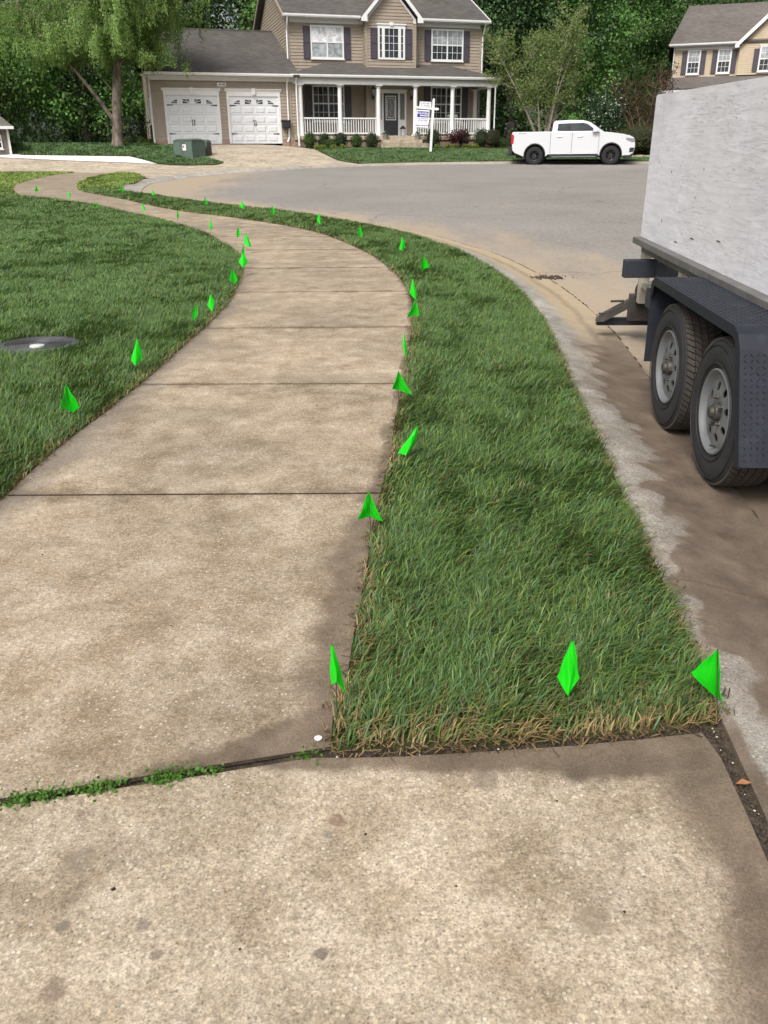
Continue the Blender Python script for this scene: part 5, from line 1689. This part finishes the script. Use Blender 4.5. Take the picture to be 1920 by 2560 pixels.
for px, r_, h, col, lb in ((775, .34, .78, GR, 'round green shrub by the porch downspout, leftmost of the porch shrubs'), (812, .33, .74, DG, 'dark round shrub second from the left below the porch railing'), (852, .36, .80, DG, 'dark round shrub below the second porch column'), (892, .31, .70, GR, 'brighter green shrub fourth from left below the porch railing'), (930, .36, .78, DG, 'dark round shrub just left of the porch steps'),
                           (1083, .46, .98, DG, 'large dark round shrub behind the estate sign post'), (1160, .36, .90, (.075, .060, .038), 'brownish round shrub behind the purple maple'), (1203, .44, .98, DG, 'dark shrub below the right end column of the porch'), (1225, .50, .98, (.060, .062, .024), 'olive round shrub at the right corner of the porch bed')):
    u, _ = house_u(px, 365, -.75)
    shrub('round_shrub', lb, u, -.72 - (.25 if px == 1225 else 0), r_, h, col, 40 + i, group='shrubs along the porch')
    i += 1
for px, r_, h, lb in ((826, .28, .50, 'loose light green shrub in front of the second and third porch shrubs'), (1254, .32, .55, 'low green shrub between the porch bed and the pickup tail')):
    u, _ = house_u(px, 368, -1.0)
    shrub('small_shrub', lb, u, -1.05, r_, h, (.07, .15, .028), 60 + px, 500)
ylab = {793: 'yellow green dwarf shrub at the driveway end of the porch bed', 808: 'yellow green dwarf shrub beside the loose light green one', 832: 'small yellowish tuft between the driveway end dwarf shrubs', 855: 'yellow green dwarf shrub in front of the third porch shrub', 1093: 'yellow green dwarf shrub at the foot of the sign shrub', 1118: 'yellow green dwarf shrub left of the purple maple stem', 1135: 'yellow green dwarf shrub at the foot of the purple maple', 1161: 'yellow green dwarf shrub right of the purple maple stem', 1174: 'yellow green dwarf shrub, second right of the purple maple', 1189: 'yellow green dwarf shrub beside the dark end shrub'}
for px, lb in ylab.items():
    u, _ = house_u(px, 372, -1.3)
    shrub('dwarf_shrub', lb, u, -1.32, .17, .26, YG, 70 + px, 220, .05, group='yellow green dwarf shrubs')
for px, py, lb in ((310, 361, 'yellow green dwarf shrub at the foot of the drooping tree'), (331, 363, 'dark green dwarf shrub between drooping tree and garage'), (358, 362, 'yellow green dwarf shrub left of the garage corner'), (378, 360, 'yellow green dwarf shrub against the garage corner')):
    u, _ = house_u(px, py + 2, .6)
    shrub('dwarf_shrub', lb, u, .6, .22, .32, YG if 'yellow' in lb else GR, 90 + px, 260, .05, group='yellow green dwarf shrubs')
# purple japanese maple
u, _ = house_u(1138, 366, -.9)
mp = thing('japanese_maple', 'purple leaved japanese maple in the bed before the porch', 'tree', hl(u, -.9, -.35), HA)
rg = np.random.RandomState(5)
mt = MB().tube([(0, 0, 0), (.02, 0, .3), (-.02, 0, .45)], [.035, .03, .026], 6)
P = []
for k in range(16):
    a = rg.uniform(0, 6.28)
    L = rg.uniform(.35, .72)
    e = (L * math.cos(a), L * .8 * math.sin(a), rg.uniform(.55, 1.10))
    mt.tube([(0, 0, .42), (e[0] * .5, e[1] * .5, .42 + (e[2] - .42) * .75), e], [.018, .011, .004], 5)
    for q in range(70):
        w_ = rg.rand()
        P.append(np.array([0, 0, .45]) * (1 - w_) + np.array(e) * w_ + rg.normal(size=3) * [.12, .12, .09] + [0, 0, -.08 * w_ ** 2])
mt.build('trunk', M['bark'], mp)
P = np.array([q for q in P if q[2] > .25])
leaves('crown', P, .075, tint(len(P), (.085, .022, .032), 7, .4), 8, parent=mp, aspect=.8)

# hedge and its edging behind the pickup, blossom bush
shrub('hedge', 'clipped olive green hedge behind the nose of the pickup', 0, 0, 1.7, 1.45, (.070, .080, .022), 130, 3500, .08, 'hedge', world=(13.1, 45.6))
shrub('blossom_bush', 'loose bush with white blossom behind the pickup cab', 0, 0, 1.45, 3.1, (.040, .085, .028), 131, 5200, .12, 'bush', world=(11.8, 48.5), shell=.25, flower=((.72, .73, .70), .12))
be = thing('bed_edging', 'low pale stone edging in front of the olive hedge', 'edging', (11.4, 44.2, terr(11.4, 44.2)), R(-10))
for i in range(12):
    MB().box(i * .36 + .01, i * .36 + .35, -.09, .09, -.05, .10 + .02 * (i % 2)).build('edging_stone', M['fardrive'], be)
MB().lathe([(0, 0), (.0, 0)], 3)

# ------------------------------------------------------------------ small stuff on the ground
rg = np.random.RandomState(11)
P, C_l = [], []
for x in np.r_[np.random.RandomState(1).normal(-.88, .045, 170), np.random.RandomState(5).normal(-.72, .03, 110), np.random.RandomState(6).uniform(-1.05, -.66, 90), np.random.RandomState(2).normal(-.57, .02, 90), np.random.RandomState(2).uniform(-.60, -.42, 150), np.random.RandomState(3).normal(-.20, .02, 45)]:
    yl = np.interp(x, [-1.77, -.95, -.15], [1.437, 1.605, 1.775])
    hh = abs(rg.normal()) * .013 + .002
    P.append((x, yl + rg.normal() * .012, terr(x, yl) + hh))
P = np.array(P)
ob = leaves('joint_weeds', P, .0120, tint(len(P), (.12, .26, .045), 4, .3), 12, aspect=.75)
tag(ob, 'small bright green weeds growing along the driveway joint', 'weeds', kind='stuff')

def pebbles(name, label, pts, sizes, mat, cat, flat=1.):
    m = MB()
    rg = random.Random(len(pts))
    for (x, y, z), s in zip(pts, sizes):
        V = []
        for dx, dy, dz in ((1, 0, 0), (-1, 0, 0), (0, 1, 0), (0, -1, 0), (0, 0, 1), (0, 0, -1)):
            V.append((x + dx * s * rg.uniform(.7, 1.3), y + dy * s * rg.uniform(.7, 1.3), z + dz * s * rg.uniform(.4, .7) * flat))
        m.add(V, [(0, 2, 4), (2, 1, 4), (1, 3, 4), (3, 0, 4), (2, 0, 5), (1, 2, 5), (3, 1, 5), (0, 3, 5)])
    return tag(m.build(name, mat, smooth='all'), label, cat, kind='stuff')
rg = np.random.RandomState(21)
pts, sz = [], []
for k in range(700):
    q = rg.rand()
    if q < .5:
        y = rg.uniform(.9, 1.86); x = np.interp(y, [.9, 1.3, 1.85], [.858, .874, .910]) + rg.normal() * .009
    else:
        x = rg.uniform(-.15, .92); y = np.interp(x, [-.15, .2, .5, .9], [1.765, 1.785, 1.81, 1.865]) + rg.normal() * .012
    s = rg.uniform(.003, .008)
    pts.append((x, y, terr(x, y) - .010 + s * .3)); sz.append(s)
pebbles('dirt_crumbs', 'dark damp dirt crumbs filling the driveway edge joints', pts, sz, M['soil'], 'dirt')
pts, sz = [], []
for k in range(26):
    if k % 3:
        y = rg.uniform(1.1, 1.86); x = np.interp(y, [1.1, 1.3, 1.85], [.862, .874, .910]) + rg.normal() * .009
    else:
        x = rg.uniform(-.15, .92); y = np.interp(x, [-.15, .2, .5, .9], [1.765, 1.785, 1.81, 1.865]) + rg.normal() * .010
    s = rg.uniform(.0018, .0042)
    pts.append((x, y, terr(x, y) - .002)); sz.append(s)
pebbles('shell_bits', 'pale shell and gravel bits in the driveway edge joint', pts, sz, plain('pale_shell', (.62, .58, .50), .7), 'gravel')
pts, sz = [], []
c0 = site(1366, 694, -.08)
for k in range(160):
    s_ = abs(rg.normal())
    x, y = c0[0] + rg.normal() * .16 - .1 * (k % 3 == 0), c0[1] + rg.normal() * .10
    d_ = math.hypot((x - c0[0]) / .16, (y - c0[1]) / .1)
    s = rg.uniform(.008, .03) * max(1.3 - .45 * d_, .25)
    pts.append((x, y, terr(x, y) - .078)); sz.append(s)
pebbles('dirt_spill', 'little black heap of spilled dirt on the gutter seam', pts, sz, M['soil'], 'dirt')
pts, sz = [], []
for (x, y) in [(-1.35, 2.95), (-.72, 2.42), (.15, 1.35), (-.3, 1.2), (-.05, 1.5), (.42, 1.6), (-.6, 1.35), (-1.0, 4.6), (-.4, 4.9), (-1.2, 6.1), (-.5, 3.8), (.5, 1.28)]:
    pts.append((x, y, terr(x, y) + .0015)); sz.append(rg.uniform(.003, .006))
pebbles('leaf_bits', 'scattered dark leaf bits lying on the concrete', pts, sz, M['mulch'], 'debris')
# one white disc and a brown leaf
x, y = -.185, 1.838
o = MB().lathe([(.010, 0), (.011, .003), (0, .005)], 12, c=(0, 0, 0)).build('white_disc', M['white'], smooth=True, loc=(x, y, terr(x, y) + .003))
tag(o, 'small white disc lying at the corner of strip and sidewalk', 'disc')
x, y = site(1858, 1962)
o = MB().add([(-.02, 0, .004), (0, .012, .010), (.022, 0, .006), (0, -.013, .012), (.004, .0, .002)], [(0, 1, 4), (1, 2, 4), (2, 3, 4), (3, 0, 4)]).build('fallen_leaf', plain('orange_brown_leaf', (.28, .12, .05), .7), recalc=False, loc=(x, y, terr(x, y) + .0))
tag(o, 'orange brown fallen leaf in the dirt joint by the curb', 'leaf')
# ------------------------------------------------------------------ grass
def grass(name, label, poly, bands, seed, base, height, lean, edge=None, straw=.06, edge_w=.12, zo=0., dirn=0.6, dry=None, fr=None, tipy=None):
    rg = np.random.RandomState(seed)
    poly = np.asarray(poly)
    Vs, Fq, Ft, Cs = [], [], [], []
    nv = 0
    lo, hi = poly.min(0), poly.max(0)
    for (y0, y1, dens, wd, hs) in bands:
        y0, y1 = max(y0, lo[1]), min(y1, hi[1])
        if y1 <= y0:
            continue
        n = int((hi[0] - lo[0]) * (y1 - y0) * dens)
        P = np.c_[rg.uniform(lo[0], hi[0], n), rg.uniform(y0, y1, n)]
        if fr is not None:
            P = P[fr(P)]
        P = P[inpoly(P, poly)]
        if edge is not None:
            de = np.min([dist_line(P, e) for e in edge], 0)
        else:
            de = np.full(len(P), 9.)
        # tufts: thin the cover where the patch noise is low
        pn = vnoise(P, 3.2, seed + 1)
        kp = rg.rand(len(P)) < np.clip(.7 + .6 * pn, 0, 1) * np.where(de < .03, .7, 1)
        P, de, pn = P[kp], de[kp], pn[kp]
        n = len(P)
        if not n:
            continue
        z = np.array([terr(a, b) for a, b in P]) + zo
        fld = (vnoise(P, 2.0, seed + 2) - .5) * 1.6 + (vnoise(P, 7.0, seed + 5) - .5) * 2.2
        th = dirn + fld + rg.normal(size=n) * .75
        big = vnoise(P, .55, seed + 3)
        dr = rg.rand(n) < straw + np.where(de < edge_w, .45 * (1 - de / edge_w), 0) + .22 * np.clip(vnoise(P, 1.7, seed + 4) - .62, 0, 1)
        if dry is not None:
            dr |= rg.rand(n) < dry(P)
        h = height * hs * rg.uniform(.55, 1.25, n) * (.86 + .28 * pn) * np.where(dr, .72, 1)
        h *= np.where(de < .05, .75, 1)
        ln = h * lean * rg.uniform(.3, 1.5, n) * np.where(dr, 1.4, 1)
        w_ = wd * rg.uniform(.7, 1.3, n)
        d = np.c_[np.cos(th), np.sin(th)]
        e_ = np.c_[-d[:, 1], d[:, 0]]
        ta = rg.uniform(-.9, .9, n)
        e_ = e_ * np.cos(ta)[:, None] + d * np.sin(ta)[:, None]
        V = np.empty((n, 5, 3))
        V[:, 0, :2] = P - e_ * w_[:, None] * .5
        V[:, 1, :2] = P + e_ * w_[:, None] * .5
        V[:, 0, 2] = V[:, 1, 2] = z - .004
        mp_ = P + d * (ln * .38)[:, None]
        V[:, 2, :2] = mp_ + e_ * w_[:, None] * .42
        V[:, 3, :2] = mp_ - e_ * w_[:, None] * .42
        V[:, 2, 2] = V[:, 3, 2] = z + h * .66
        V[:, 4, :2] = P + d * ln[:, None]
        V[:, 4, 2] = z + h * np.where(ln > h, .82, 1.)
        i0 = nv + np.arange(n)[:, None] * 5
        Fq.append(i0 + np.array([[0, 1, 2, 3]]))
        Ft.append(i0 + np.array([[3, 2, 4]]))
        nv += n * 5
        c = np.array(base)[None] * (.48 + 1.0 * rg.rand(n, 1)) * (.93 + .14 * big[:, None])
        blu = rg.rand(n) < .16
        c[blu] *= np.array([1.0, 1.08, 1.6])
        yl = rg.rand(n) < .20
        c[yl] *= np.array([1.7, 1.3, .9])
        sc = np.array([[.30, .22, .10]]) * (.65 + .7 * rg.rand(n, 1))
        c[dr] = sc[dr]
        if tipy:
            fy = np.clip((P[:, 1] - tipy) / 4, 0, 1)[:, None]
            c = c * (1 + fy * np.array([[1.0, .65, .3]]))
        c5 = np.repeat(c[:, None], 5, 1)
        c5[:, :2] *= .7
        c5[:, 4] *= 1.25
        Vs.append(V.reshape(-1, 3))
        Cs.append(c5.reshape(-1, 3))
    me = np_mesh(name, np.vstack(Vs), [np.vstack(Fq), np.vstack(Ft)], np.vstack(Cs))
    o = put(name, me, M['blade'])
    return tag(o, label, 'grass', kind='stuff')

GB = (.080, .150, .038)
sedge = [np.array(STRIP_L), np.array(BACK), np.array([(-.15, 1.8), (.2, 1.805), (.45, 1.83), (.7, 1.855), (.93, 1.9)])]
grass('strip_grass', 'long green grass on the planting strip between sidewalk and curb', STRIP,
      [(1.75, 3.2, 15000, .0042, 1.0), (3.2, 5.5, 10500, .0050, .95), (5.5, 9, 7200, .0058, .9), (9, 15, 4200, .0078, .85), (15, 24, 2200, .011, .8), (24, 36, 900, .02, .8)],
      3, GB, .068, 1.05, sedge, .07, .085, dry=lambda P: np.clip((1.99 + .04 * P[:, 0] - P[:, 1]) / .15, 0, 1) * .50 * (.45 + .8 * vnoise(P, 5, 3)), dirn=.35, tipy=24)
lc = np.array([site(95, 866)])
fr = lambda P: (P[:, 0] > -.60 * P[:, 1] - 1.6) & (np.hypot(P[:, 0] - lc[0, 0], P[:, 1] - lc[0, 1]) > .30) & (P[:, 1] > 2.0)
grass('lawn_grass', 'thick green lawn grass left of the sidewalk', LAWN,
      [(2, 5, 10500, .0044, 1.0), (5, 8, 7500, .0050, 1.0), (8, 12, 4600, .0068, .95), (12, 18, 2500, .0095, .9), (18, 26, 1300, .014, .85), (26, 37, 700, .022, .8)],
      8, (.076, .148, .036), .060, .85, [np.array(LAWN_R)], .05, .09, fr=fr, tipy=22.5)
fr2 = lambda P: (np.abs(P[:, 0]) < .56 * P[:, 1] + 2)
grass('front_lawn_grass', 'short green grass of the lawn in front of the porch', RL, [(36, 47, 700, .02, .9)], 9, (.066, .135, .040), .065, .6, None, .04, fr=lambda P: fr2(P) & (P[:, 0] < 24), zo=.01)
grass('island_grass', 'green grass of the island lawn around the transformer box', ISL, [(34, 50, 700, .022, 1.1)], 10, (.066, .140, .042), .075, .6, None, .04, fr=fr2, zo=.02)

# dead straw and roots trailing over the cut edges of the turf
rg = np.random.RandomState(44)
V, C_ = [], []
def straw_bits(line, n, out, ymax, spread):
    L = np.asarray(line, float)
    s = np.r_[0, np.cumsum(np.hypot(*np.diff(L, axis=0).T))]
    for d in rg.uniform(0, s[-1], n):
        x, y = np.interp(d, s, L[:, 0]), np.interp(d, s, L[:, 1])
        if y > ymax:
            continue
        o_ = rg.normal() * spread
        x, y = x + out[0] * o_ + rg.normal() * .006, y + out[1] * o_ + rg.normal() * .006
        a = rg.uniform(0, 6.28)
        l, w_ = rg.uniform(.012, .045), rg.uniform(.0009, .0020)
        dx, dy = math.cos(a) * l / 2, math.sin(a) * l / 2
        px, py = -math.sin(a) * w_, math.cos(a) * w_
        z = terr(x, y) + rg.uniform(.002, .012)
        b_ = rg.uniform(-.004, .010)
        V.extend([(x - dx - px, y - dy - py, z), (x - dx + px, y - dy + py, z), (x + dx + px, y + dy + py, z + b_), (x + dx - px, y + dy - py, z + b_)])
        k = rg.uniform(.4, 1.2)
        c = np.array((.30, .21, .10)) * k if rg.rand() < .6 else np.array((.09, .065, .045)) * k
        C_.extend([c] * 4)
straw_bits([(-.15, 1.79), (.2, 1.80), (.45, 1.825), (.7, 1.85), (.93, 1.895)], 420, (0, 1), 9, .016)
straw_bits(STRIP_L, 5200, (1, 0), 9, .018)
straw_bits(LAWN_R, 5200, (1, 0), 10, .020)
straw_bits(BACK[4:], 4200, (1, 0), 10, .028)
V = np.array(V)
o = put('dry_straw', np_mesh('dry_straw', V, np.arange(len(V)).reshape(-1, 4), np.array(C_)), M['blade'])
tag(o, 'dead straw and roots trailing over the cut turf edges', 'straw', kind='stuff')

# ------------------------------------------------------------------ trees
def limb_path(p, d, L, rg, n=5, up=.15, wob=.12):
    pts = [Vector(p)]
    d = Vector(d).normalized()
    for k in range(n):
        d = (d + Vector((rg.uniform(-wob, wob), rg.uniform(-wob, wob), up / n * 2 + rg.uniform(-wob, wob) * .5))).normalized()
        pts.append(pts[-1] + d * (L / n))
    return pts

def wood_tree(seed, H, r0, base_col, low=.10, spread=.26, nl=24, lpc=330, ls=.175, dens=1.0):
    """mesh pair (trunk, crown) of a forest tree"""
    rg = random.Random(seed)
    ng = np.random.RandomState(seed)
    m = MB()
    n = 9
    tp_ = [(rg.uniform(-.012, .012) * H * (k > 0), rg.uniform(-.012, .012) * H * (k > 0), H * .95 * k / n) for k in range(n + 1)]
    m.tube(tp_, [r0 * (1 - .85 * k / n) * (1.35 if k == 0 else 1) for k in range(n + 1)], 8)
    P, Br, Nn = [], [], []
    for i in range(nl):
        t = low + (1 - low) * (i + rg.random()) / nl * .95
        z = H * t
        k = min(int(t / .95 * n), n - 1)
        f = t / .95 * n - k
        p = Vector(tp_[k]).lerp(Vector(tp_[min(k + 1, n)]), min(f, 1))
        a = i * 2.4 + rg.uniform(-.5, .5)
        L = H * spread * (1.15 - .8 * abs(t - .45)) * rg.uniform(.7, 1.15)
        pts = limb_path(p, (math.cos(a), math.sin(a), rg.uniform(.1, .6)), L, rg)
        m.tube(pts, [r0 * .28 * (1 - t * .6) * (1 - .8 * j / 5) + .01 for j in range(6)], 5, cap=False)
        for j in (2, 3, 4, 5):
            if rg.random() > dens:
                continue
            c = np.array(pts[j]) + ng.normal(size=3) * .35
            s = rg.uniform(.45, .95) * H / 15
            cnt = int(lpc * rg.uniform(.5, 1.2))
            q = c + ng.normal(size=(cnt, 3)) * [s, s, s * .6]
            P.append(q)
            Nn.append((q - c) / s * .7 + [0, 0, .6])
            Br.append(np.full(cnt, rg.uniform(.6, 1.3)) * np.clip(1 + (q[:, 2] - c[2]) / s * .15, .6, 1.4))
    P = np.vstack(P)
    Br = np.concatenate(Br)
    Nn = np.vstack(Nn)
    kp = P[:, 2] > .3
    P, Br, Nn = P[kp], Br[kp], Nn[kp]
    tm = m.mesh('trunk')
    tm.materials.append(M['darkbark'])
    o = leaves('crown', P, ls, tint(len(P), np.array(base_col) * [1.9, 2.1, 1.9], seed, .22, .10, Br), seed, aspect=.7, N=Nn)
    cm = o.data
    bpy.data.objects.remove(o)
    return tm, cm

KINDS = [wood_tree(1, 17, .26, (.062, .105, .036)), wood_tree(2, 19, .30, (.050, .086, .036), .14, .24), wood_tree(3, 15, .22, (.084, .132, .040), .06, .30), wood_tree(4, 20, .32, (.046, .078, .034), .22, .22, 20), wood_tree(5, 16, .2, (.105, .135, .055), .2, .27, 20, 150), wood_tree(6, 13, .18, (.076, .138, .038), .03, .34, 24)]
rg = random.Random(77)
spots = []
for k in range(17):
    x = -40 + k * 5.1 + rg.uniform(-1.6, 1.6)
    spots.append((x, 63 + rg.uniform(-2, 3) + (14 if x > 12.5 else 0) - (7 if x < -14 else 0), rg.choice([0, 1, 2, 5, 5, 2])))
for k in range(14):
    x = -42 + k * 6.6 + rg.uniform(-2, 2)
    spots.append((x, 73 + rg.uniform(-3, 4) + (10 if x > 15 else 0) - (7 if x < -14 else 0), rg.choice([1, 3, 4, 0])))
for k in range(9):
    x = -52 + k * 12.5 + rg.uniform(-3, 3)
    spots.append((x, 86 + rg.uniform(-3, 4) + (8 if x > 15 else 0), rg.choice([1, 3, 3])))
spots += [(-17.5, 54.5, 5), (-22, 53, 2), (-26.5, 54, 5), (-12.5, 58.5, 2), (11.3, 60, 3), (12.6, 60.5, 5), (18.5, 78, 3), (8.6, 61, 1), (23, 80, 5), (30, 82, 2)]
KL = ['mid green broadleaf tree of the wood ', 'dark broadleaf tree of the wood ', 'bushy light green tree of the wood ', 'very tall dark tree of the wood ', 'olive thin crowned tree of the wood ', 'low branched bright green tree of the wood ']
for (x, y, k) in spots:
    s = rg.uniform(.85, 1.15)
    sx = x / y
    pl_ = 'left of the drooping tree' if sx < -.36 else 'behind the drooping tree' if sx < -.2 else 'behind the garage roof' if sx < -.11 else 'behind the main house' if sx < .12 else 'behind the young tree and pickup bed' if sx < .2 else 'behind the pickup cab and nose' if sx < .29 else 'behind the cream house'
    pl_ = ('far back, ' if y > 70 and sx < .2 or y > 86 else '') + pl_
    tt = thing('woodland_tree', KL[k] + pl_, 'tree', (x, y, terr(x, y) - .25), rg.uniform(0, 6.28), 'trees of the wood, kind ' + 'abcdef'[k] + ' ' + pl_)
    tt.scale = (s, s, s * rg.uniform(.9, 1.15))
    for nm, me in zip(('trunk', 'crown'), KINDS[k]):
        put(nm, me, None, tt)
# the wood behind, read as one mass
ng = np.random.RandomState(31)
n = 42000
P = np.c_[ng.uniform(-60, 62, n), ng.uniform(80, 102, n), ng.rand(n) ** 1.3 * 17]
P[:, 1] += np.where(P[:, 0] > 15, 6, 0)
pn = vnoise(P[:, [0, 2]], .28, 5)
P = P[ng.rand(len(P)) < np.clip(pn * 1.8 - P[:, 2] * .03, .05, 1)]
P[:, 2] += 2.0
o = leaves('woodland', P, .6, tint(len(P), (.11, .175, .07), 6, .35, .1), 32, aspect=.8)
tag(o, 'dense dark green woodland mass far behind the houses', 'woodland', kind='stuff')
n = 26000
P = np.c_[ng.uniform(-42, 32, n), ng.uniform(58, 72, n), ng.rand(n) ** 1.5 * 4.5]
P[:, 1] += np.where(P[:, 0] > 16, 15, 0) - np.where(P[:, 0] < -13, 5.5, 0)
P = P[ng.rand(len(P)) < np.clip(vnoise(P[:, :2], .35, 9) * 1.7 - P[:, 2] * .1, .05, 1)]
P[:, 2] += 2.1
o = leaves('undergrowth', P, .22, tint(len(P), (.10, .165, .06), 8, .4, .12), 33, aspect=.7)
tag(o, 'dark tangled undergrowth along the foot of the wood', 'undergrowth', kind='stuff')

# drooping tree on the island lawn
t = NT('mottled_peeling_bark')
t.bump(t.noise(14, 5, .7, t.map(t.obj(), (1, 1, .35))), .8, .03)
M['mottled'] = t.done(t.mix(t.rng(t.noise(5, 6, .7, t.map(t.obj(), (1, 1, .5))), .4, .62), (.085, .066, .052), (.25, .205, .165)), .95)
b = site(293, 366)
BT = thing('drooping_tree', 'large drooping light green tree with peeling pale trunk left of the garage', 'tree', (b[0], b[1], terr(*b) - .05), 0)
rg = random.Random(9)
ng = np.random.RandomState(9)
m = MB()
def stem(pts, r0, r1, n=9):
    k = len(pts)
    m.tube(pts, [r0 + (r1 - r0) * i / (k - 1) for i in range(k)], n)
trunk = [(0, 0, -.1), (.05, 0, .25), (.12, .05, .9), (.22, .0, 1.9), (.34, .1, 2.9), (.36, .1, 4.0), (.42, .05, 5.4), (.35, 0, 7.0), (.5, .1, 9.0), (.45, 0, 11)]
m.tube(trunk, [.36, .27, .235, .22, .20, .165, .13, .10, .07, .02], 12)
l1 = [(.0, 0, 1.15), (-.5, -.2, 2.0), (-1.15, -.3, 2.9), (-1.9, -.4, 3.8), (-2.9, -.4, 4.9), (-3.8, -.3, 6.2)]
l2 = [(.28, .0, 2.4), (.36, -.15, 3.4), (.22, -.3, 4.6), (-.2, -.4, 6.2), (-.75, -.5, 8.2), (-.9, -.5, 10)]
l3 = [(.36, .1, 3.2), (.9, .4, 4.2), (1.7, .5, 5.4), (2.6, .4, 6.8), (3.2, .3, 8.2)]
l4 = [(.38, .1, 3.8), (.1, .8, 5.0), (-.4, 1.6, 6.4), (-.8, 2.2, 8)]
l5 = [(.40, .05, 4.6), (1.1, -.6, 5.6), (2.1, -1.1, 6.6), (3.3, -1.4, 7.6)]
l6 = [(.3, .0, 2.2), (-.35, .2, 2.9), (-1.1, .3, 3.5), (-1.8, .3, 4.3)]
limbs = [l1, l2, l3, l4, l5, l6]
for L, r_ in zip(limbs, (.10, .09, .085, .07, .07, .04)):
    m.tube(L, [r_ * (1 - .75 * i / (len(L) - 1)) for i in range(len(L))], 8)
P, Br = [], []
srcs = []
for L in limbs + [trunk[4:]]:
    for a_, b_ in zip(L[:-1], L[1:]):
        for q in range(4):
            srcs.append(Vector(a_).lerp(Vector(b_), q / 4))
for s_ in srcs:
    if s_.z < 3.5:
        continue
    for q in range(4):
        a = rg.uniform(0, 6.28)
        Ln = rg.uniform(1.2, 3.4) * (1.15 if s_.z < 7 else .8)
        pts = limb_path(s_, (math.cos(a), math.sin(a) * .9, rg.uniform(.05, .75)), Ln, rg, 5, -.30, .16)
        if pts[-1].z > 4.3:
            m.tube(pts, [.013 * (1 - .8 * j / 5) + .003 for j in range(6)], 4, cap=False)
        for w_ in range(15):
            t = rg.uniform(.05, .999) * 5
            j = min(int(t), 4)
            c = pts[j].lerp(pts[j + 1], t - j)
            hl_ = rg.uniform(.35, 1.35)
            cnt = int(46 * hl_)
            zz = ng.rand(cnt) * hl_
            drift = np.array([rg.uniform(-.18, .18), rg.uniform(-.18, .18)])
            q_ = np.array(c)[None] + np.c_[drift[0] * zz + ng.normal(size=cnt) * .055, drift[1] * zz + ng.normal(size=cnt) * .055, -zz]
            P.append(q_)
            Br.append(np.full(cnt, rg.uniform(.7, 1.3)))
P = np.vstack(P)
Br = np.concatenate(Br)
lowest = 3.15 + .55 * np.abs(np.sin(P[:, 0] * 1.7)) - .35 * (P[:, 0] > 2.2)
kp = (P[:, 2] > lowest) & (P[:, 2] < 11)
P, Br = P[kp], Br[kp]
m.build('trunk', M['mottled'], BT, smooth=True)
leaves('crown', P, .088, tint(len(P), (.225, .345, .095), 12, .25, .10, Br), 13, parent=BT, aspect=.5, droop=.8, N=np.c_[(P[:, :2] - [.3, 0]) * .25, np.full(len(P), .15)] + [0, -.35, 0])
print('drooping leaves', len(P))

def sparse_tree(name, label, cat, loc_, stems, H, spread, leafcol, nleaf, ls, bark, seed, low=.35, twig=3, tw=.014):
    rg = random.Random(seed)
    ng = np.random.RandomState(seed)
    t_ = thing(name, label, cat, (loc_[0], loc_[1], terr(*loc_) - .05))
    m = MB()
    tips = []
    for s in range(stems):
        a = 6.28 * s / stems + rg.uniform(-.4, .4)
        k = rg.uniform(.25, 1.)
        pts = limb_path((.12 * math.cos(a), .12 * math.sin(a), 0), (math.cos(a) * spread * k, math.sin(a) * spread * k, 1), H * rg.uniform(.75, 1.0), rg, 8, .1, .10)
        m.tube(pts, [.055 * (1 - .85 * j / 8) + .004 for j in range(9)], 6)
        for j in range(2, 9):
            for q in range(twig):
                b_ = rg.uniform(0, 6.28)
                tw_ = limb_path(pts[j], (math.cos(b_), math.sin(b_), rg.uniform(.2, 1.0)), H * rg.uniform(.10, .24), rg, 4, .12, .2)
                m.tube(tw_, [tw * (1 - .7 * i / 4) for i in range(5)], 4, cap=False)
                tips += tw_[1:]
                for e in range(2):
                    c_ = rg.uniform(0, 6.28)
                    t2 = limb_path(tw_[rg.randint(1, 4)], (math.cos(c_), math.sin(c_), rg.uniform(.2, 1)), H * rg.uniform(.05, .12), rg, 3, .1, .25)
                    m.tube(t2, [tw * .5, tw * .4, tw * .3, tw * .2], 3, cap=False)
                    tips += t2[1:]
    m.build('trunk', bark, t_)
    T = np.array([tuple(q) for q in tips])
    T = T[T[:, 2] > H * low]
    P = T[ng.randint(0, len(T), nleaf)] + ng.normal(size=(nleaf, 3)) * H * .022
    leaves('crown', P, ls, tint(nleaf, leafcol, seed, .35, .12), seed, parent=t_, aspect=.55)
    return t_
sparse_tree('young_tree', 'sparse many stemmed young tree with pale stems behind the pickup bed', 'tree', (8.5, 47.5), 9, 6.2, .50, (.20, .27, .085), 16000, .12, M['palebark'], 3)
sparse_tree('crape_myrtle', 'bare reddish brown twiggy crape myrtle right of the pickup', 'tree', (14.0, 48.5), 7, 3.9, .75, (.085, .052, .030), 2600, .10, plain('red_brown_bark', (.16, .105, .075), .9, var=.3), 4, .4, 5, .013)
